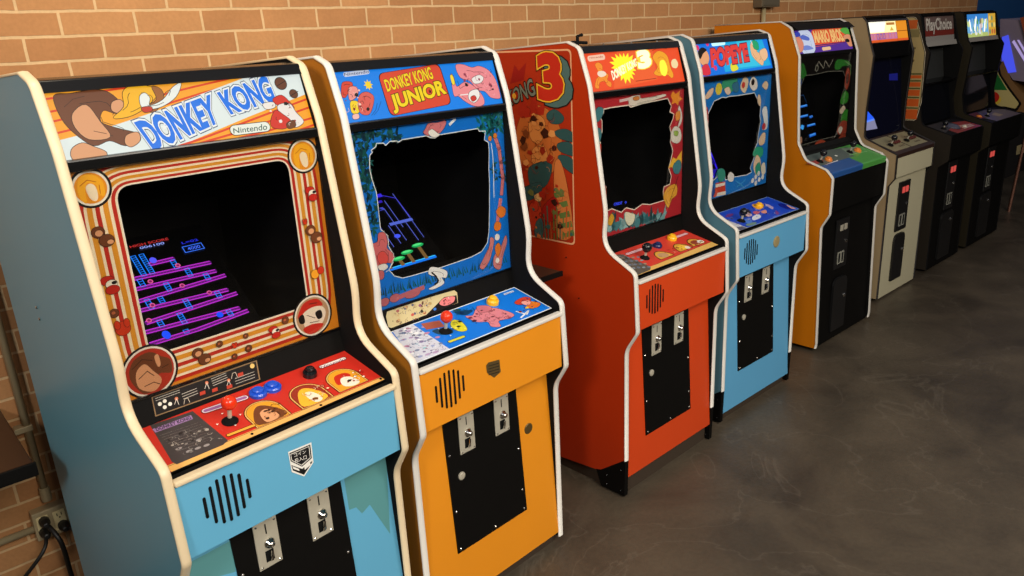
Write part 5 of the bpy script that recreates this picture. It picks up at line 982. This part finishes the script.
# ================================================================= room shell
WY = 1.1023
def wall_mat():
    m = bpy.data.materials.new('brick'); m.use_nodes = True; nt = m.node_tree; b = nt.nodes['Principled BSDF']; N = nt.nodes.new; L = nt.links.new
    tc = N('ShaderNodeTexCoord'); mp = N('ShaderNodeMapping'); L(tc.outputs['Object'], mp.inputs[0])
    sep = N('ShaderNodeSeparateXYZ'); L(mp.outputs[0], sep.inputs[0]); cmb = N('ShaderNodeCombineXYZ'); L(sep.outputs[0], cmb.inputs[0]); L(sep.outputs[2], cmb.inputs[1])
    wob = N('ShaderNodeTexNoise'); wob.inputs['Scale'].default_value = 14; L(tc.outputs['Object'], wob.inputs['Vector'])
    wm = N('ShaderNodeVectorMath'); wm.operation = 'SCALE'; wm.inputs['Scale'].default_value = .006; L(wob.outputs['Color'], wm.inputs[0]); wa = N('ShaderNodeVectorMath'); L(cmb.outputs[0], wa.inputs[0]); L(wm.outputs[0], wa.inputs[1])
    br = N('ShaderNodeTexBrick'); L(wa.outputs[0], br.inputs['Vector'])
    br.offset = .5; br.offset_frequency = 2; br.inputs['Scale'].default_value = 1; br.inputs['Brick Width'].default_value = .2032; br.inputs['Row Height'].default_value = .0677
    br.inputs['Mortar Size'].default_value = .0045; br.inputs['Mortar Smooth'].default_value = .25; br.inputs['Bias'].default_value = 0
    br.inputs['Color1'].default_value = lin((184, 134, 88)); br.inputs['Color2'].default_value = lin((168, 118, 76)); br.inputs['Mortar'].default_value = lin((206, 172, 128))
    n1 = N('ShaderNodeTexNoise'); n1.inputs['Scale'].default_value = 9; n1.inputs['Detail'].default_value = 6; L(tc.outputs['Object'], n1.inputs['Vector'])
    n2 = N('ShaderNodeTexNoise'); n2.inputs['Scale'].default_value = 90; n2.inputs['Detail'].default_value = 4; L(tc.outputs['Object'], n2.inputs['Vector'])
    r = N('ShaderNodeMapRange'); r.inputs[3].default_value = .82; r.inputs[4].default_value = 1.16; L(n1.outputs['Fac'], r.inputs[0])
    r2 = N('ShaderNodeMapRange'); r2.inputs[3].default_value = .86; r2.inputs[4].default_value = 1.14; L(n2.outputs['Fac'], r2.inputs[0])
    mu = N('ShaderNodeMath'); mu.operation = 'MULTIPLY'; L(r.outputs[0], mu.inputs[0]); L(r2.outputs[0], mu.inputs[1])
    sc = N('ShaderNodeVectorMath'); sc.operation = 'SCALE'; L(br.outputs['Color'], sc.inputs[0]); L(mu.outputs[0], sc.inputs['Scale']); L(sc.outputs[0], b.inputs['Base Color'])
    b.inputs['Roughness'].default_value = .85; b.inputs['Specular IOR Level'].default_value = .2
    h = N('ShaderNodeMath'); h.operation = 'MULTIPLY_ADD'; h.inputs[1].default_value = -1; h.inputs[2].default_value = 1; L(br.outputs['Fac'], h.inputs[0])
    h2 = N('ShaderNodeMath'); h2.operation = 'MULTIPLY_ADD'; L(n2.outputs['Fac'], h2.inputs[0]); h2.inputs[1].default_value = .25; L(h.outputs[0], h2.inputs[2])
    bp = N('ShaderNodeBump'); bp.inputs['Strength'].default_value = .5; bp.inputs['Distance'].default_value = .004; L(h2.outputs[0], bp.inputs['Height']); L(bp.outputs[0], b.inputs['Normal'])
    return m
def floor_mat():
    m = bpy.data.materials.new('polished_concrete'); m.use_nodes = True; nt = m.node_tree; b = nt.nodes['Principled BSDF']; N = nt.nodes.new; L = nt.links.new
    tc = N('ShaderNodeTexCoord')
    n1 = N('ShaderNodeTexNoise'); n1.inputs['Scale'].default_value = 2.2; n1.inputs['Detail'].default_value = 8; n1.inputs['Roughness'].default_value = .6; n1.inputs['Distortion'].default_value = .6; L(tc.outputs['Object'], n1.inputs['Vector'])
    cr = N('ShaderNodeValToRGB'); cr.color_ramp.elements[0].position = .33; cr.color_ramp.elements[0].color = lin((62, 55, 46)); cr.color_ramp.elements[1].position = .68; cr.color_ramp.elements[1].color = lin((90, 80, 66)); L(n1.outputs['Fac'], cr.inputs[0])
    n2 = N('ShaderNodeTexNoise'); n2.inputs['Scale'].default_value = 60; n2.inputs['Detail'].default_value = 6; L(tc.outputs['Object'], n2.inputs['Vector'])
    r2 = N('ShaderNodeMapRange'); r2.inputs[3].default_value = .8; r2.inputs[4].default_value = 1.2; L(n2.outputs['Fac'], r2.inputs[0])
    n3 = N('ShaderNodeTexNoise'); n3.inputs['Scale'].default_value = 1.1; n3.inputs['Detail'].default_value = 10; n3.inputs['Distortion'].default_value = 1.5; mp = N('ShaderNodeMapping'); mp.inputs['Location'].default_value = (3, 7, 0); L(tc.outputs['Object'], mp.inputs[0]); L(mp.outputs[0], n3.inputs['Vector'])
    vr = N('ShaderNodeValToRGB'); e = vr.color_ramp.elements; e[0].position = .494; e[0].color = (0, 0, 0, 1); e[1].position = .500; e[1].color = (.16, .16, .16, 1); e2 = vr.color_ramp.elements.new(.506); e2.color = (0, 0, 0, 1); L(n3.outputs['Fac'], vr.inputs[0])
    sc = N('ShaderNodeVectorMath'); sc.operation = 'SCALE'; L(cr.outputs[0], sc.inputs[0]); L(r2.outputs[0], sc.inputs['Scale'])
    mx = N('ShaderNodeMixRGB'); mx.inputs[2].default_value = lin((136, 126, 112)); L(vr.outputs[0], mx.inputs[0]); L(sc.outputs[0], mx.inputs[1]); L(mx.outputs[0], b.inputs['Base Color'])
    rr = N('ShaderNodeMapRange'); rr.inputs[3].default_value = .30; rr.inputs[4].default_value = .55; L(n1.outputs['Fac'], rr.inputs[0]); L(rr.outputs[0], b.inputs['Roughness'])
    b.inputs['Specular IOR Level'].default_value = .4
    bp = N('ShaderNodeBump'); bp.inputs['Strength'].default_value = .12; bp.inputs['Distance'].default_value = .01; L(n2.outputs['Fac'], bp.inputs['Height']); L(bp.outputs[0], b.inputs['Normal'])
    return m
def struct(o): o['kind'] = 'structure'; return o
mb = MB(); mb.box((-6.15, -7.15, -.1), (10.65, WY + .2, 0), floor_mat()); struct(mb.build('floor'))
bm_ = wall_mat()
w = MB(); w.box((-6.0 - .246, 0, -1.8625 + .0), (7.62 - .246, .2, 3.2 - 1.8625), bm_); o = w.build('wall_back'); o.location = (.246 - .0, WY, 1.8625); struct(o)
bluep = mat('dark_blue_wall_paint', (14, 74, 130), rough=.6)
darkw = mat('dark_wall_paint', (30, 26, 24), rough=.8)
mb = MB(); mb.box((7.62, WY, 1.60), (10.5, WY + .2, 3.2), bluep); mb.box((7.62, WY, 0), (10.5, WY + .2, 1.60), darkw); struct(mb.build('wall_back_painted'))
mb = MB(); mb.box((10.5, -7, 0), (10.65, WY + .2, 3.2), darkw); struct(mb.build('wall_right'))
mb = MB(); mb.box((-6, -7.15, 0), (10.65, -7, 3.2), darkw); struct(mb.build('wall_front'))
mb = MB(); mb.box((-6.15, -7.15, 0), (-6, WY + .2, 3.2), darkw); struct(mb.build('wall_left'))
# ---------------------------------------------------------------- conduits, outlets, cables
galv = mat('galvanised_conduit', (176, 160, 126), rough=.4, metal=.25)
def wallpt(px, py, y=WY - .02): d = ray(px, py); t = (y - CAM.y) / d.y; return CAM + d * t
ob = wallpt(49, 517, WY)
fr = bpy.data.objects.new('outlet_box', None); COL.objects.link(fr); fr.location = (ob.x, WY, ob.z); tag(fr, 'metal double electrical outlet box on the brick wall beside the blue cabinet', 'electrical outlet')
mb = MB(); mb.box((-.048, -.04, -.048), (.048, 0, .048), galv, bev=.004); mb.build('box_body', fr)
for sx in (-.023, .023):
    mb = MB(); mb.box((sx - .017, -.044, -.033), (sx + .017, -.0395, .033), mat('ivory_plastic', (214, 198, 150), rough=.4), bev=.003); rc = mb.build('receptacle', fr)
    mb = MB()
    for zz in (-.018, .018):
        for dx in (-.006, .006): mb.box((sx + dx - .0012, -.0445, zz - .002), (sx + dx + .0012, -.0435, zz + .007), BLACKM)
        mb.lathe((sx, -.0438, zz - .008), (0, -1, 0), [(.0025, 0), (.0025, .0006)], BLACKM, n=8)
    mb.build('sockets', rc)
pv = wallpt(46, 495.6); pt = (pv.x, WY - .02, 3.1)
mb = MB(); mb.tube([(pv.x, WY - .02, pv.z), (pv.x, WY - .02, 3.15)], .011, galv, n=12); o = mb.build('conduit_pipe', smooth=True); tag(o, 'vertical metal conduit pipe running up the brick wall from the outlet box', 'conduit pipe', 'metal conduit pipes on the brick wall')
mb = MB(); mb.tube([(pv.x, WY - .02, pv.z - .015), (pv.x, WY - .02, pv.z + .03)], .015, galv, n=12); mb.build('connector', o)
cz = wallpt(25.5, 428).z
mb = MB(); mb.box((pv.x - .035, WY - .034, cz - .009), (pv.x + .013, WY, cz + .009), galv, bev=.002); mb.build('strap', o)
ph = wallpt(0, 541, WY - .02); 
mb = MB(); mb.tube([(-1.6, WY - .02, ob.z - .01), (ob.x - .035, WY - .02, ob.z - .01)], .011, galv, n=12); o = mb.build('conduit_pipe', smooth=True); tag(o, 'horizontal metal conduit pipe entering the outlet box from the left', 'conduit pipe', 'metal conduit pipes on the brick wall')
rub = mat('black_rubber_cord', (14, 13, 12), rough=.5)
def cable(name, pts, label, r=.006):
    q = []
    P = [Vector(p) for p in pts]
    for i in range(len(P) - 1):
        p0 = P[max(i - 1, 0)]; p1 = P[i]; p2 = P[i + 1]; p3 = P[min(i + 2, len(P) - 1)]
        for k in range(6):
            t = k / 6; q.append(.5 * ((2 * p1) + (p2 - p0) * t + (2 * p0 - 5 * p1 + 4 * p2 - p3) * t * t + (3 * p1 - p0 - 3 * p2 + p3) * t ** 3))
    q.append(P[-1]); mb = MB(); mb.tube(q, r, rub, n=8); o = mb.build(name, smooth=True); tag(o, label, 'power cord', 'black power cords at the outlet box')
    mb = MB(); a = P[0]; mb.lathe(a + Vector((0, .012, 0)), (0, -1, 0), [(.015, 0), (.015, .02), (.009, .04), (.006, .042)], rub, n=12); mb.build('plug', o); return o
yb = WY - .055
cable('power_cord', [(ob.x - .026, yb, ob.z - .018), (ob.x - .05, yb - .05, ob.z - .05), (ob.x - .16, yb - .03, ob.z - .16), (ob.x - .34, yb, ob.z - .34), (ob.x - .5, yb - .03, .008)], 'black power cord sweeping from the outlet box down to the left')
cable('power_cord', [(ob.x - .020, yb, ob.z + .018), (ob.x - .0, yb - .06, ob.z - .03), (ob.x + .008, yb - .02, ob.z - .16), (ob.x + .015, yb + .02, ob.z - .32), (ob.x + .02, yb, .008)], 'black power cord hanging straight down below the outlet box', .0075)
cable('power_cord', [(ob.x + .026, yb, ob.z - .018), (ob.x + .05, yb - .05, ob.z - .04), (ob.x + .055, yb, ob.z - .2), (ob.x + .06, yb, .008)], 'black power cord dropping close beside the blue cabinet side')
# wall shelf at far left
c1 = wallpt(33, 462, .66); hz = c1.z
mb = MB(); mb.box((-.95, .66, hz - .035), (c1.x, WY - .002, hz), mat('dark_brown_wood', (58, 36, 24), rough=.4), bev=.004); o = mb.build('wall_shelf'); tag(o, 'dark brown wooden shelf corner against the brick wall at the left edge', 'shelf')
mb = MB(); mb.box((-.955, .652, hz - .037), (c1.x + .005, .66, hz + .001), BLACK, bev=.002); mb.build('shelf_edging', o)
mb = MB(); mb.tube([(-.6, WY - .01, hz - .25), (-.6, WY - .32, hz - .035)], .01, BLACK); mb.tube([(-.6, WY - .006, hz - .26), (-.6, WY - .006, hz - .04)], .01, BLACK); mb.build('bracket', o)
c2 = FB.m @ Vector((.85, .258, .925))
mb = MB(); mb.box((1.30, c2.y, c2.z - .016), (c2.x, WY - .002, c2.z), mat('dark_brown_wood', (58, 36, 24)), bev=.003); o = mb.build('wall_shelf'); tag(o, 'small dark wooden shelf between the orange and red cabinets', 'shelf')
mb = MB(); mb.box((1.298, c2.y - .006, c2.z - .018), (c2.x + .004, c2.y, c2.z + .001), BLACK, bev=.001); mb.build('shelf_edging', o)
mb = MB(); mb.tube([(1.42, WY - .01, c2.z - .25), (1.42, WY - .32, c2.z - .016)], .01, BLACK); mb.tube([(1.42, WY - .006, c2.z - .26), (1.42, WY - .006, c2.z - .016)], .01, BLACK); mb.build('bracket', o)
# conduit box high on the wall
p = wallpt(762, 4, WY); p2 = wallpt(760, 24, WY)
mb = MB(); mb.box((p.x - .10, WY - .06, p.z - .02), (p.x + .10, WY, p.z + .16), mat('grey_steel_box', (120, 110, 92), rough=.45, metal=.5), bev=.004); o = mb.build('junction_box'); tag(o, 'grey steel junction box high on the brick wall above the blue cabinet', 'junction box')
mb = MB(); mb.box((p.x - .09, WY - .064, p.z - .01), (p.x + .09, WY - .06, p.z + .15), mat('grey_steel_box', (120, 110, 92)), bev=.002); mb.build('cover_plate', o)
mb = MB(); mb.tube([(p2.x, WY - .02, .0), (p2.x, WY - .02, p.z - .01)], .013, mat('pale_conduit', (214, 196, 150), rough=.35, metal=.4), n=12); o = mb.build('conduit_pipe', smooth=True); tag(o, 'pale conduit pipe dropping from the junction box behind the cabinets', 'conduit pipe', 'metal conduit pipes on the brick wall')
# ================================================================= light
def area(loc, size, power, col, tgt, shape='DISK', size_y=None):
    l = bpy.data.lights.new('ceiling_lamp', 'AREA'); l.shape = shape; l.size = size; l.energy = power; l.color = col
    if size_y: l.size_y = size_y
    o = bpy.data.objects.new('ceiling_lamp', l); COL.objects.link(o); o.location = loc
    o.rotation_euler = (Vector(tgt) - Vector(loc)).to_track_quat('-Z', 'Y').to_euler(); return o
area((.4, -3.2, 2.9), 1.6, 115, (1, .91, .78), (.6, .3, .9))
area((2.2, -3.0, 2.9), 1.4, 56, (1, .91, .78), (2.0, .3, .9))
l = bpy.data.lights.new('added_side_spot', 'SPOT'); l.energy = 250; l.color = (1, .96, .90); l.spot_size = math.radians(48); l.spot_blend = 1; l.shadow_soft_size = .3  # added spot without a fixture, brightens the side of the nearest blue cabinet
o = bpy.data.objects.new('added_side_spot', l); COL.objects.link(o); o.location = (-2.4, -1.9, 2.9); o.rotation_euler = (Vector((.35, .25, 1.35)) - o.location).to_track_quat('-Z', 'Y').to_euler()
area((.2, -.1, 3.1), .5, 18, (1, .84, .6), (.4, 1.1, 1.8))
area((5.6, -2.6, 3.1), 1.2, 9, (1, .85, .65), (5.4, .3, .9))
wd = bpy.data.worlds.new('World'); SC.world = wd; wd.use_nodes = True
wd.node_tree.nodes['Background'].inputs[0].default_value = (.9, .9, 1, 1); wd.node_tree.nodes['Background'].inputs[1].default_value = .22
SC.view_settings.view_transform = 'Standard'; SC.view_settings.look = 'None'; SC.view_settings.gamma = 1; SC.view_settings.exposure = 0; SC.view_settings.use_curve_mapping = False
